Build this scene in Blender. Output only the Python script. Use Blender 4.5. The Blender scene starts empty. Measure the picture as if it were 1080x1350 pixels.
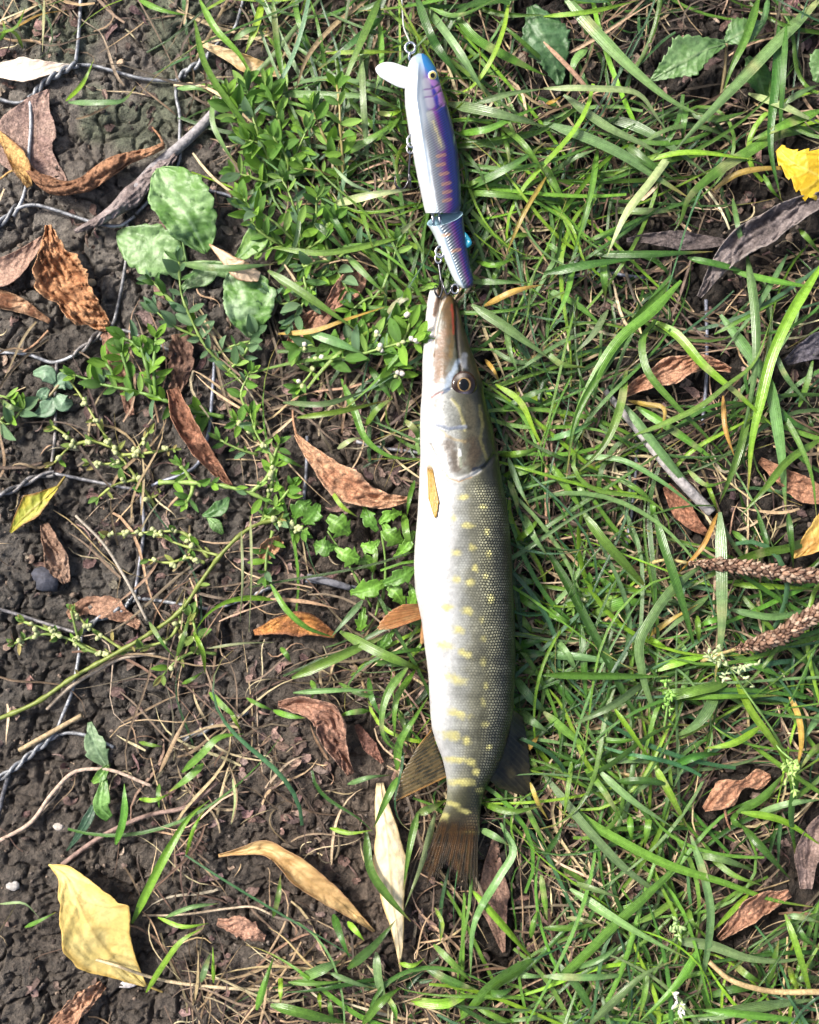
import bpy, math, random
import numpy as np
from mathutils import Vector, Matrix, Euler

# ------------------------------------------------------------------ camera, sky, sun, exposure
S = 0.0005                    # metres on the ground per photograph pixel
H = 0.75                      # camera height above the soil
scene = bpy.context.scene
col = scene.collection
cam = bpy.data.cameras.new('camera')
cam.sensor_fit = 'VERTICAL'
cam.angle = 2 * math.atan(675 * S / H)
cam.clip_start = 0.01
cam.clip_end = 500
camo = bpy.data.objects.new('camera', cam)
camo.location = (0, 0, H)
col.objects.link(camo)
scene.camera = camo

SUN_EL, SUN_AZ = math.radians(46), math.radians(-60)      # light comes from the upper left of the photograph
world = bpy.data.worlds.new('World')
scene.world = world
world.use_nodes = True
wn = world.node_tree
sky = wn.nodes.new('ShaderNodeTexSky')
sky.sky_type = 'NISHITA'
sky.sun_disc = False
sky.sun_elevation = SUN_EL
sky.sun_rotation = SUN_AZ
sky.air_density = 1.0
sky.dust_density = 6.0
bg = wn.nodes['Background']
bg.inputs['Strength'].default_value = 0.05
wn.links.new(sky.outputs[0], bg.inputs['Color'])
sl = bpy.data.lights.new('sun', 'SUN')
sl.energy = 1.5
sl.angle = math.radians(11)
sl.color = (1.0, 0.955, 0.9)
so = bpy.data.objects.new('sun', sl)
sd = Vector((math.sin(SUN_AZ) * math.cos(SUN_EL), math.cos(SUN_AZ) * math.cos(SUN_EL), math.sin(SUN_EL)))
so.rotation_euler = (-sd).to_track_quat('-Z', 'Y').to_euler()
so.location = sd * 5
col.objects.link(so)
scene.view_settings.view_transform = 'Standard'
scene.view_settings.look = 'None'
scene.view_settings.gamma = 1
scene.view_settings.exposure = 2.0
scene.cycles.max_bounces = 6
scene.cycles.transparent_max_bounces = 12

# ------------------------------------------------------------------ helpers
rng = np.random.default_rng(7)

def W(px, py, z):
    """photograph pixel + height in metres -> world point (arrays welcome)"""
    px = np.asarray(px, float); py = np.asarray(py, float); z = np.asarray(z, float)
    k = 1 - z / H
    return np.stack(np.broadcast_arrays((px - 540) * S * k, (675 - py) * S * k, z), -1)

def _hash(ix, iy, seed):
    n = (ix.astype(np.int64) * 374761393 + iy.astype(np.int64) * 668265263 + seed * 1442695041) & 0x7fffffff
    n = ((n ^ (n >> 13)) * 1274126177) & 0x7fffffff
    n = (n ^ (n >> 16)) & 0xffff
    return n / 65535.0

def vnoise(x, y, seed=0):
    x = np.asarray(x, float); y = np.asarray(y, float)
    ix = np.floor(x); iy = np.floor(y)
    fx = x - ix; fy = y - iy
    fx = fx * fx * (3 - 2 * fx); fy = fy * fy * (3 - 2 * fy)
    a = _hash(ix, iy, seed); b = _hash(ix + 1, iy, seed); c = _hash(ix, iy + 1, seed); d = _hash(ix + 1, iy + 1, seed)
    return (a * (1 - fx) + b * fx) * (1 - fy) + (c * (1 - fx) + d * fx) * fy

def fbm(x, y, seed=0, oct=4):
    t = 0; a = 0.5; s = 0
    for o in range(oct):
        t = t + a * vnoise(x * 2 ** o, y * 2 ** o, seed + o * 17); s += a; a *= 0.5
    return t / s

def worley(x, y, seed=0):
    ix = np.floor(x); iy = np.floor(y)
    d1 = np.full(np.shape(x), 9.0); d2 = d1.copy(); cell = np.zeros(np.shape(x))
    for dx in (-1, 0, 1):
        for dy in (-1, 0, 1):
            cx = ix + dx; cy = iy + dy
            px = cx + _hash(cx, cy, seed); py = cy + _hash(cx, cy, seed + 5)
            d = np.hypot(px - x, py - y)
            near = d < d1
            d2 = np.where(near, d1, np.minimum(d2, d))
            cell = np.where(near, _hash(cx, cy, seed + 9), cell)
            d1 = np.where(near, d, d1)
    return d1, d2, cell

def sstep(a, b, x):
    t = np.clip((np.asarray(x, float) - a) / (b - a), 0, 1)
    return t * t * (3 - 2 * t)

def smooth(pts, n):
    """Catmull-Rom through pts (k,d), n samples"""
    P = np.asarray(pts, float)
    if len(P) == 2:
        t = np.linspace(0, 1, n)[:, None]
        return P[0] * (1 - t) + P[1] * t
    d = np.r_[0, np.cumsum(np.maximum(np.linalg.norm(np.diff(P[:, :2], axis=0), axis=1), 1e-6))]
    m = np.gradient(P, d, axis=0)
    s = np.linspace(0, d[-1], n)
    i = np.clip(np.searchsorted(d, s, side='right') - 1, 0, len(P) - 2)
    h = (d[i + 1] - d[i])[:, None]; t = ((s - d[i])[:, None]) / h
    return ((2 * t**3 - 3 * t**2 + 1) * P[i] + (t**3 - 2 * t**2 + t) * h * m[i]
            + (-2 * t**3 + 3 * t**2) * P[i + 1] + (t**3 - t**2) * h * m[i + 1])

def interp(ctrl, u):
    c = np.asarray(ctrl, float)
    x = np.linspace(0, 1, len(c))
    return np.interp(u, x, c) if len(c) < 3 else smooth(np.stack([x, c], 1), 200)[np.clip((np.asarray(u) * 199).astype(int), 0, 199), 1]

def grid_q(n, m, wrap=False):
    i = np.arange(n - 1)[:, None]; j = np.arange(m if wrap else m - 1)[None, :]
    j2 = (j + 1) % m
    return np.stack(np.broadcast_arrays(i * m + j, i * m + j2, (i + 1) * m + j2, (i + 1) * m + j), -1).reshape(-1, 4)

def pdist(px, py, poly):
    """distance in pixels from points to a polyline"""
    px = np.asarray(px, float); py = np.asarray(py, float)
    best = np.full(px.shape, 1e9)
    for (ax, ay), (bx, by) in zip(poly[:-1], poly[1:]):
        vx, vy = bx - ax, by - ay
        t = np.clip(((px - ax) * vx + (py - ay) * vy) / (vx * vx + vy * vy + 1e-9), 0, 1)
        best = np.minimum(best, np.hypot(px - ax - t * vx, py - ay - t * vy))
    return best

def raw_mesh(name, V, Q, C=None, UV=None, mat=None):
    V = np.ascontiguousarray(V, np.float32).reshape(-1, 3); Q = np.ascontiguousarray(Q, np.int32).reshape(-1, 4)
    me = bpy.data.meshes.new(name)
    me.vertices.add(len(V)); me.vertices.foreach_set('co', V.ravel())
    me.loops.add(Q.size); me.loops.foreach_set('vertex_index', Q.ravel())
    me.polygons.add(len(Q))
    me.polygons.foreach_set('loop_start', np.arange(0, Q.size, 4, dtype=np.int32))
    me.polygons.foreach_set('loop_total', np.full(len(Q), 4, np.int32))
    me.polygons.foreach_set('use_smooth', np.ones(len(Q), bool))
    if C is not None:
        C = np.asarray(C, np.float32)
        if C.ndim == 1: C = np.tile(C, (len(V), 1))
        C = C.reshape(len(V), -1)
        if C.shape[1] == 3: C = np.c_[C, np.ones(len(C), np.float32)]
        at = me.color_attributes.new('Col', 'FLOAT_COLOR', 'POINT')
        at.data.foreach_set('color', np.ascontiguousarray(C, np.float32).ravel())
    if UV is not None:
        uv = me.uv_layers.new(name='UVMap')
        uv.data.foreach_set('uv', np.ascontiguousarray(np.asarray(UV, np.float32).reshape(-1, 2)[Q.ravel()]).ravel())
    me.update(calc_edges=True)
    me.validate()
    if mat: me.materials.append(mat)
    return me

def tag(o, label=None, cat=None, group=None, kind=None):
    for k, v in (('label', label), ('category', cat), ('group', group), ('kind', kind)):
        if v: o[k] = v
    return o

def mk(name, V, Q, C=None, UV=None, mat=None, parent=None, thick=0):
    V = np.asarray(V, float).reshape(-1, 3)
    if parent is not None:
        org = np.array(parent.get('base', (0, 0, 0)), float); off = org
    else:
        org = np.array([V[:, 0].mean(), V[:, 1].mean(), V[:, 2].min()]); off = np.zeros(3)
    me = raw_mesh(name, V - org, Q, C, UV, mat)
    o = bpy.data.objects.new(name, me)
    col.objects.link(o)
    if parent is not None:
        o.parent = parent
    else:
        o.location = org
    o['base'] = [float(a) for a in org]
    if thick:
        sm = o.modifiers.new('thickness', 'SOLIDIFY'); sm.thickness = thick; sm.offset = 0
    return o

def thing(name, base, label, cat, group=None):
    o = bpy.data.objects.new(name, None)
    o.empty_display_size = 0.01
    col.objects.link(o)
    o.location = base
    o['base'] = [float(a) for a in base]
    return tag(o, label, cat, group)

def tube(P, R, k=6):
    """closed tube along P (n,3) with radii R"""
    P = np.asarray(P, float); R = np.broadcast_to(np.asarray(R, float), (len(P),)).copy()
    T = np.gradient(P, axis=0); T /= np.linalg.norm(T, axis=1)[:, None] + 1e-12
    up = np.array([0, 0, 1.0])
    A = np.cross(T, up); bad = np.linalg.norm(A, axis=1) < 1e-3
    A[bad] = np.cross(T[bad], np.array([1.0, 0, 0]))
    A /= np.linalg.norm(A, axis=1)[:, None]
    B = np.cross(A, T)
    P = np.concatenate([P[:1], P, P[-1:]]); A = np.concatenate([A[:1], A, A[-1:]]); B = np.concatenate([B[:1], B, B[-1:]])
    R = np.r_[R[0] * 0.02, R, R[-1] * 0.02]
    a = np.linspace(0, 2 * np.pi, k, endpoint=False)
    V = P[:, None] + R[:, None, None] * (A[:, None] * np.cos(a)[None, :, None] + B[:, None] * np.sin(a)[None, :, None])
    return V.reshape(-1, 3), grid_q(len(P), k, True)

class Bag:
    def __init__(s): s.V = []; s.Q = []; s.C = []; s.U = []; s.n = 0
    def add(s, V, Q, C, U=None):
        V = np.asarray(V, float).reshape(-1, 3); C = np.asarray(C, float)
        if C.ndim == 1: C = np.tile(C, (len(V), 1))
        C = C.reshape(len(V), -1)
        if C.shape[1] == 3: C = np.c_[C, np.ones(len(C))]
        s.V.append(V); s.Q.append(np.asarray(Q) + s.n); s.C.append(C)
        s.U.append(np.zeros((len(V), 2)) if U is None else np.asarray(U).reshape(-1, 2)); s.n += len(V)
    def out(s): return np.concatenate(s.V), np.concatenate(s.Q), np.concatenate(s.C), np.concatenate(s.U)
    def build(s, name, mat, parent=None, thick=0):
        V, Q, C, U = s.out(); return mk(name, V, Q, C, U, mat, parent, thick)

# ------------------------------------------------------------------ materials
class N:
    def __init__(s, name):
        s.m = bpy.data.materials.new(name); s.m.use_nodes = True; s.t = s.m.node_tree
        s.t.nodes.clear(); s.out = s.t.nodes.new('ShaderNodeOutputMaterial')
    def n(s, typ, ins=None, **kw):
        nd = s.t.nodes.new(typ)
        for k, v in kw.items(): setattr(nd, k, v)
        for k, v in (ins or {}).items():
            if isinstance(v, bpy.types.NodeSocket): s.t.links.new(v, nd.inputs[k])
            else: nd.inputs[k].default_value = v
        return nd
    def math(s, op, a, b=0.0, clamp=False):
        nd = s.t.nodes.new('ShaderNodeMath'); nd.operation = op; nd.use_clamp = clamp
        for i, v in enumerate((a, b)):
            if isinstance(v, bpy.types.NodeSocket): s.t.links.new(v, nd.inputs[i])
            else: nd.inputs[i].default_value = v
        return nd.outputs[0]
    def mix(s, f, a, b, typ='MIX'):
        nd = s.t.nodes.new('ShaderNodeMix'); nd.data_type = 'RGBA'; nd.blend_type = typ
        for i, v in ((0, f), (6, a), (7, b)):
            if isinstance(v, bpy.types.NodeSocket): s.t.links.new(v, nd.inputs[i])
            else: nd.inputs[i].default_value = v if i == 0 or len(v) == 4 else (*v, 1)
        return nd.outputs[2]
    def ramp(s, f, stops):
        nd = s.t.nodes.new('ShaderNodeValToRGB')
        e = nd.color_ramp.elements
        while len(e) < len(stops): e.new(0.5)
        for el, (p, c) in zip(e, stops):
            el.position = p; el.color = (c, c, c, 1) if not isinstance(c, tuple) else (*c, 1)
        s.t.links.new(f, nd.inputs[0]); return nd.outputs[0]
    def noise(s, vec, scale, detail=4, rough=0.6):
        return s.n('ShaderNodeTexNoise', {'Vector': vec, 'Scale': scale, 'Detail': detail, 'Roughness': rough}).outputs[0]
    def bump(s, h, dist, strength=1.0, normal=None):
        i = {'Height': h, 'Distance': dist, 'Strength': strength}
        if normal is not None: i['Normal'] = normal
        return s.n('ShaderNodeBump', i).outputs[0]
    def end(s, sh): s.t.links.new(sh, s.out.inputs['Surface']); return s.m

def attr_mat(name, rough=0.5, spec=0.5, trans=0.0, nscale=300, nlo=0.7, nhi=1.25, bump=0.0003, bscale=700, veins=0, coat=0.0, alpha=False, metal=0.0, rvar=0.0, cells=0):
    g = N(name)
    a = g.n('ShaderNodeAttribute', attribute_name='Col')
    tc = g.n('ShaderNodeTexCoord').outputs['Object']
    nz = g.ramp(g.noise(tc, nscale), [(0.3, nlo), (0.7, nhi)])
    c = g.mix(1.0, a.outputs['Color'], nz, 'MULTIPLY')
    hgt = g.noise(tc, bscale, 3)
    if veins:
        uv = g.n('ShaderNodeUVMap').outputs[0]
        sx = g.n('ShaderNodeSeparateXYZ', {0: uv})
        w = g.math('SINE', g.math('MULTIPLY', sx.outputs[0], 6.283 * veins))
        c = g.mix(1.0, c, g.ramp(g.math('MULTIPLY_ADD', w, 0.5), [(0.0, 0.93), (1.0, 1.06)]), 'MULTIPLY')
        hgt = g.math('ADD', hgt, g.math('MULTIPLY', w, 0.22))
    if cells:
        vo = g.n('ShaderNodeTexVoronoi', {'Vector': g.mix(0.012, tc, g.n('ShaderNodeTexNoise', {'Vector': tc, 'Scale': 140.0, 'Detail': 4.0}).outputs['Color']), 'Scale': cells}, feature='DISTANCE_TO_EDGE')
        ce = g.ramp(vo.outputs['Distance'], [(0.0, 0.0), (0.1, 1.0)])
        c = g.mix(1.0, c, g.ramp(ce, [(0.0, 0.84), (1.0, 1.03)]), 'MULTIPLY')
        hgt = g.math('ADD', hgt, g.math('MULTIPLY', ce, 0.22))
    nrm = g.bump(hgt, bump, 1.0) if bump else None
    ins = {'Base Color': c, 'Roughness': rough, 'Specular IOR Level': spec, 'Coat Weight': coat, 'Coat Roughness': 0.12, 'Metallic': metal}
    if rvar:
        ins['Roughness'] = g.math('ADD', rough - rvar / 2, g.math('MULTIPLY', g.noise(tc, nscale * 0.6), rvar))
    if nrm: ins['Normal'] = nrm
    p = g.n('ShaderNodeBsdfPrincipled', ins).outputs[0]
    if trans:
        ti = {'Color': c}
        if nrm: ti['Normal'] = nrm
        t = g.n('ShaderNodeBsdfTranslucent', ti).outputs[0]
        p = g.n('ShaderNodeMixShader', {0: trans, 1: p, 2: t}).outputs[0]
    if alpha:
        tr = g.n('ShaderNodeBsdfTransparent').outputs[0]
        p = g.n('ShaderNodeMixShader', {0: a.outputs['Alpha'], 1: tr, 2: p}).outputs[0]
    return g.end(p)

M = {}
M['grass'] = attr_mat('grass_blade', rough=0.28, spec=0.7, trans=0.22, nscale=260, nlo=0.75, nhi=1.2, bump=0.00022, bscale=500, veins=6, rvar=0.2)
M['weed'] = attr_mat('weed_leaf', rough=0.42, spec=0.5, trans=0.22, nscale=420, nlo=0.75, nhi=1.2, bump=0.0004, bscale=500)
M['straw'] = attr_mat('dry_straw', rough=0.6, spec=0.3, trans=0.1, nscale=500, nlo=0.55, nhi=1.2, bump=0.0003)
M['dead'] = attr_mat('dead_leaf', rough=0.62, spec=0.3, trans=0.12, nscale=380, nlo=0.55, nhi=1.35, bump=0.0012, bscale=520, cells=420.0)
M['yellow'] = attr_mat('yellow_leaf', rough=0.5, spec=0.4, trans=0.2, nscale=300, nlo=0.9, nhi=1.08, bump=0.0005, bscale=400)
M['twig'] = attr_mat('weathered_twig', rough=0.75, spec=0.25, nscale=350, nlo=0.55, nhi=1.3, bump=0.0008, bscale=420)
M['stem'] = attr_mat('weed_stem', rough=0.45, spec=0.4, trans=0.05, nscale=250, nlo=0.75, nhi=1.2, bump=0.0002)
M['stone'] = attr_mat('pebble', rough=0.7, spec=0.3, nscale=400, nlo=0.6, nhi=1.3, bump=0.0006)
M['crumb'] = attr_mat('soil_crumb', rough=0.8, spec=0.25, nscale=500, nlo=0.5, nhi=1.4, bump=0.0008)
M['wire'] = attr_mat('galvanised_wire', rough=0.55, spec=0.4, nscale=260, nlo=0.22, nhi=1.05, bump=0.0005, metal=0.55, rvar=0.3)
M['steel'] = attr_mat('bright_steel', rough=0.18, spec=0.5, nscale=300, nlo=0.8, nhi=1.1, bump=0, metal=1.0)
M['hook'] = attr_mat('black_nickel', rough=0.22, spec=0.5, nscale=300, nlo=0.8, nhi=1.1, bump=0, metal=0.9)
M['fin'] = attr_mat('fish_fin', rough=0.3, spec=0.5, trans=0.2, nscale=350, nlo=0.7, nhi=1.25, bump=0.0003, alpha=True)
M['eye'] = attr_mat('fish_eye', rough=0.12, spec=0.35, nscale=900, nlo=0.7, nhi=1.3, bump=0, coat=0.25)
M['lure'] = None

def soil_mat():
    g = N('moist_soil')
    tc = g.n('ShaderNodeTexCoord').outputs['Object']
    a = g.n('ShaderNodeAttribute', attribute_name='Col')
    n1 = g.noise(tc, 22, 5); n2 = g.noise(tc, 260, 6, 0.7); n3 = g.noise(tc, 900, 4)
    c = g.mix(g.ramp(n1, [(0.35, 0.0), (0.65, 1.0)]), (0.082, 0.069, 0.057), (0.125, 0.112, 0.096))
    c = g.mix(1.0, c, g.ramp(n2, [(0.28, 0.3), (0.5, 0.95), (0.74, 1.9)]), 'MULTIPLY')
    c = g.mix(1.0, c, a.outputs['Color'], 'MULTIPLY')
    v = g.n('ShaderNodeTexVoronoi', {'Vector': tc, 'Scale': 320}, feature='F1')
    sp = g.ramp(v.outputs['Distance'], [(0.0, 1.0), (0.16, 0.0)])
    c = g.mix(g.math('MULTIPLY', sp, g.ramp(g.noise(tc, 75, 2), [(0.55, 0.0), (0.62, 0.6)])), c, (0.26, 0.22, 0.17))
    nb = g.bump(n2, 0.0042)
    nb = g.bump(n3, 0.0020, 1.0, nb)
    r = g.ramp(n2, [(0.3, 0.5), (0.7, 0.85)])
    return g.end(g.n('ShaderNodeBsdfPrincipled', {'Base Color': c, 'Roughness': r, 'Specular IOR Level': 0.4, 'Normal': nb}).outputs[0])
M['soil'] = soil_mat()

def pike_mat():
    g = N('pike_skin')
    a = g.n('ShaderNodeAttribute', attribute_name='Col')
    tc = g.n('ShaderNodeTexCoord').outputs['Object']
    uv = g.n('ShaderNodeUVMap').outputs[0]
    sx = g.n('ShaderNodeSeparateXYZ', {0: uv})
    wv = g.n('ShaderNodeTexNoise', {'Vector': tc, 'Scale': 110.0, 'Detail': 2.0}); wc = g.n('ShaderNodeSeparateXYZ', {0: wv.outputs['Color']})
    V = g.math('DIVIDE', g.math('ADD', sx.outputs[1], g.math('MULTIPLY', wc.outputs[0], 5.0)), 3.6)
    row = g.math('FLOOR', V)
    U = g.math('ADD', g.math('DIVIDE', g.math('ADD', sx.outputs[0], g.math('MULTIPLY', wc.outputs[1], 6.0)), 4.2), g.math('MULTIPLY', g.math('FLOORED_MODULO', row, 2.0), 0.5))
    fu = g.math('SUBTRACT', g.math('FRACT', U), 0.5); fv = g.math('SUBTRACT', g.math('FRACT', V), 0.5)
    d = g.math('SQRT', g.math('ADD', g.math('MULTIPLY', fu, fu), g.math('MULTIPLY', fv, fv)))
    dot = g.ramp(d, [(0.2, 1.0), (0.52, 0.0)])
    m = g.math('MULTIPLY', a.outputs['Alpha'], g.ramp(g.noise(tc, 70, 3), [(0.3, 0.45), (0.6, 1.0)]))
    rnd = g.noise(g.n('ShaderNodeCombineXYZ', {0: g.math('FLOOR', U), 1: row, 2: 0.0}).outputs[0], 0.61, 1)
    hi = g.math('ADD', 1.0, g.math('MULTIPLY', m, g.math('MULTIPLY', rnd, 15.0)))
    lo = g.math('SUBTRACT', 1.0, g.math('MULTIPLY', m, 0.85))
    fac = g.math('ADD', g.math('MULTIPLY', dot, hi), g.math('MULTIPLY', g.math('SUBTRACT', 1.0, dot), lo))
    c = g.mix(1.0, a.outputs['Color'], g.n('ShaderNodeCombineColor', {0: fac, 1: fac, 2: fac}).outputs[0], 'MULTIPLY')
    nz = g.ramp(g.noise(tc, 420, 4), [(0.3, 0.82), (0.7, 1.15)])
    c = g.mix(1.0, c, nz, 'MULTIPLY')
    nb = g.bump(g.math('MULTIPLY', dot, g.math('ADD', m, 0.0)), 0.0005, 0.7)
    nb = g.bump(g.noise(tc, 260, 3), 0.0006, 0.6, nb)
    p = g.n('ShaderNodeBsdfPrincipled', {'Base Color': c, 'Roughness': 0.38, 'Specular IOR Level': 0.4, 'Normal': nb,
            'Coat Weight': 0.2, 'Coat Roughness': 0.1, 'Subsurface Weight': 0.0}).outputs[0]
    return g.end(p)
M['pike'] = pike_mat()

def lure_mat():
    g = N('lure_paint')
    a = g.n('ShaderNodeAttribute', attribute_name='Col')
    uv = g.n('ShaderNodeUVMap').outputs[0]
    sx = g.n('ShaderNodeSeparateXYZ', {0: uv})
    ln = g.math('SINE', g.math('ADD', g.math('MULTIPLY', sx.outputs[0], 1.1), g.math('MULTIPLY', sx.outputs[1], 1.95)))
    ln2 = g.math('SINE', g.math('SUBTRACT', g.math('MULTIPLY', sx.outputs[0], 1.1), g.math('MULTIPLY', sx.outputs[1], 1.5)))
    f = g.math('SUBTRACT', 1.0, g.math('MULTIPLY', a.outputs['Alpha'], g.math('MULTIPLY_ADD', g.math('ADD', ln, g.math('MULTIPLY', ln2, 0.3)), 0.14)))
    c = g.mix(1.0, a.outputs['Color'], g.n('ShaderNodeCombineColor', {0: f, 1: f, 2: f}).outputs[0], 'MULTIPLY')
    nb = g.bump(g.math('MULTIPLY', ln, a.outputs['Alpha']), 0.0002, 0.6)
    return g.end(g.n('ShaderNodeBsdfPrincipled', {'Base Color': c, 'Roughness': 0.28, 'Metallic': 0.1, 'Specular IOR Level': 0.5, 'Normal': nb,
            'Coat Weight': 0.8, 'Coat Roughness': 0.06}).outputs[0])
M['lure'] = lure_mat()

def lip_mat():
    g = N('clear_plastic')
    p = g.n('ShaderNodeBsdfPrincipled', {'Base Color': (0.93, 0.95, 0.97, 1), 'Roughness': 0.14, 'IOR': 1.45, 'Transmission Weight': 0.35, 'Coat Weight': 0.5}).outputs[0]
    t = g.n('ShaderNodeBsdfTranslucent', {'Color': (0.9, 0.92, 0.95, 1)}).outputs[0]
    return g.end(g.n('ShaderNodeMixShader', {0: 0.3, 1: p, 2: t}).outputs[0])
M['lip'] = lip_mat()

# ------------------------------------------------------------------ outlines of the fish and the lure (pixels), used to lay things beneath them
PIKE = np.array([(379, 570, 580, 5), (382, 567, 584, 8), (390, 565, 597, 12), (400, 563, 603, 15), (420, 561, 608, 18), (440, 559.5, 615, 20), (460, 558.5, 620, 22),
    (480, 557.5, 628, 25), (500, 557, 636, 28), (520, 556, 639.5, 30), (540, 554.5, 644, 32), (560, 554, 649, 34), (580, 554, 653, 35),
    (600, 553.5, 657, 36), (620, 553.5, 660, 37), (640, 553, 663, 38), (660, 552, 668, 40), (700, 548.5, 673, 42), (740, 546, 675.5, 43),
    (780, 547.5, 677, 43), (800, 552, 678, 43), (820, 556.5, 679, 42), (860, 561, 679.5, 41), (900, 565.5, 679, 39), (940, 568, 677, 36),
    (960, 570, 673, 34), (980, 575.5, 668, 31), (1000, 583, 662, 28), (1020, 588, 652, 24), (1040, 590.5, 640, 20), (1060, 588, 634, 14),
    (1075, 582, 632.5, 9.5), (1088, 577, 632, 6), (1100, 573, 632, 3.5), (1110, 571, 631, 1.8)])
LURE1 = np.array([(70.5, 551, 559, 4), (75, 543, 565, 9), (80, 540, 568.5, 11), (90, 537, 575, 13), (100, 536, 578, 14.5), (110, 535, 580.5, 15.5), (120, 533.5, 583.5, 16.5),
    (140, 534, 590, 18), (160, 537, 596, 18.5), (180, 540, 600.5, 19), (200, 544, 604, 19), (220, 547.5, 605.5, 18.5), (240, 551.5, 607.5, 18),
    (260, 556, 608, 17.5), (272, 558.5, 608.5, 17), (278, 560, 606, 16.5), (281, 561, 604, 16)])
LURE2 = np.array([(292, 563, 610.5, 16), (300, 567, 611.5, 16), (310, 572, 613.5, 15), (320, 576.5, 615, 14), (330, 581, 616.5, 13), (340, 585, 618.5, 12.5),
    (350, 590, 620, 11.5), (360, 594, 622.5, 10.5), (370, 599, 624.5, 9.5), (376, 604, 623, 8), (380, 609, 618, 5)])

def footprint_gap(px, py):
    """pixels outside the fish / lure footprint (0 inside)"""
    px = np.asarray(px, float); py = np.asarray(py, float)
    best = np.full(px.shape, 1e9)
    for R, y1 in ((PIKE, 1190), (np.concatenate([LURE1, LURE2]), 382)):
        yy = np.clip(py, R[0, 0], R[-1, 0])
        xl = np.interp(yy, R[:, 0], R[:, 1]); xr = np.interp(yy, R[:, 0], R[:, 2])
        dx = np.maximum(np.maximum(xl - px, px - xr), 0)
        dy = np.maximum(np.maximum(R[0, 0] - py, py - y1), 0)
        best = np.minimum(best, np.hypot(dx, dy))
    return best

# ------------------------------------------------------------------ the ground
def axis(a, b, step, far):
    inner = np.arange(a, b + step, step)
    grow = step * 1.35 ** np.arange(1, 42); o = np.cumsum(grow); o = o[o < far]
    return np.r_[(inner[0] - o)[::-1], inner, inner[-1] + o]

def soil_h(px, py):
    px = np.asarray(px, float); py = np.asarray(py, float)
    h = (fbm(px / 170, py / 170, 3, 3) - 0.5) * 0.016
    x = px + 26 * (fbm(px / 40, py / 40, 60, 3) - 0.5); y = py + 26 * (fbm(px / 40, py / 40, 70, 3) - 0.5)
    d1, d2, c = worley(x / 62, y / 62, 11)
    bare = sstep(0.35, 0.6, fbm(px / 120, py / 120, 91, 2))
    h += (c - 0.5) * 0.0040 - 0.0050 * (1 - sstep(0.0, 0.13, d2 - d1)) * bare
    d1, d2, c = worley(x / 19, y / 19, 23)
    h += (0.55 - d1) * 0.0030 * (0.35 + 0.65 * fbm(px / 70, py / 70, 5, 2))
    calm = 1 - 0.5 * sstep(400, 220, px) * sstep(400, 260, py)
    h *= 0.5 + 0.5 * calm
    h += (fbm(px / 11, py / 11, 31, 4) - 0.5) * 0.0062 * calm
    n_ = 1 - np.abs(2 * fbm(px / 24, py / 24, 37, 3) - 1)
    h -= 0.0035 * sstep(0.86, 1.0, n_)
    return h - 0.006 * sstep(560, 700, px)

gx = axis(-140, 1220, 1.9, 60000); gy = axis(-140, 1490, 1.9, 60000)
GX, GY = np.meshgrid(gx, gy)
GZ = soil_h(GX, GY)
far = np.maximum(np.maximum(-200 - GX, GX - 1280), np.maximum(-200 - GY, GY - 1550))
GZ *= 1 - sstep(0, 1500, far)
V = np.stack([(GX - 540) * S, (675 - GY) * S, GZ], -1)
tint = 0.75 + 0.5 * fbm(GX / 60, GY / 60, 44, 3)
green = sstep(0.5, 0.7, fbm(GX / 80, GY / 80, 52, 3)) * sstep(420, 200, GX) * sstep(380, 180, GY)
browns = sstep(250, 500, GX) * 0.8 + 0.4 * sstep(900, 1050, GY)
tint = tint * (1 - 0.68 * sstep(480, 640, GX + 60 * (fbm(GX / 50, GY / 50, 8, 2) - 0.5))) * (1 + 0.75 * sstep(420, 180, GX) * sstep(560, 300, GY))  # soil under the grass darkened: shade of the gaps between blades painted in
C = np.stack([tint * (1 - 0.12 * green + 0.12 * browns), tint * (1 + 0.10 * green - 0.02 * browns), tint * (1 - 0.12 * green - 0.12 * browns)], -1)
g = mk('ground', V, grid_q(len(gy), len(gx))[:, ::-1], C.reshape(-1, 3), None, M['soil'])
tag(g, kind='structure')

def ground_z(px, py):
    return soil_h(px, py)

# ------------------------------------------------------------------ wire netting, half buried
def wire_pts(pts, n=None, lift=0.9):
    """pts: (px, py[, extra height mm])"""
    P = np.array([(p[0], p[1], p[2] if len(p) > 2 else 1.5) for p in pts], float)
    n = n or max(6, int(np.sum(np.hypot(*np.diff(P[:, :2], axis=0).T)) / 7))
    Q = smooth(P, n)
    z = ground_z(Q[:, 0], Q[:, 1])
    k = np.ones(9) / 9
    zs = np.convolve(np.pad(z, 4, mode='edge'), k, mode='valid') if n > 9 else z
    return W(Q[:, 0], Q[:, 1], np.maximum(zs + 0.001 * lift, z * 0.6) + Q[:, 2] * 0.001)

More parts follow.
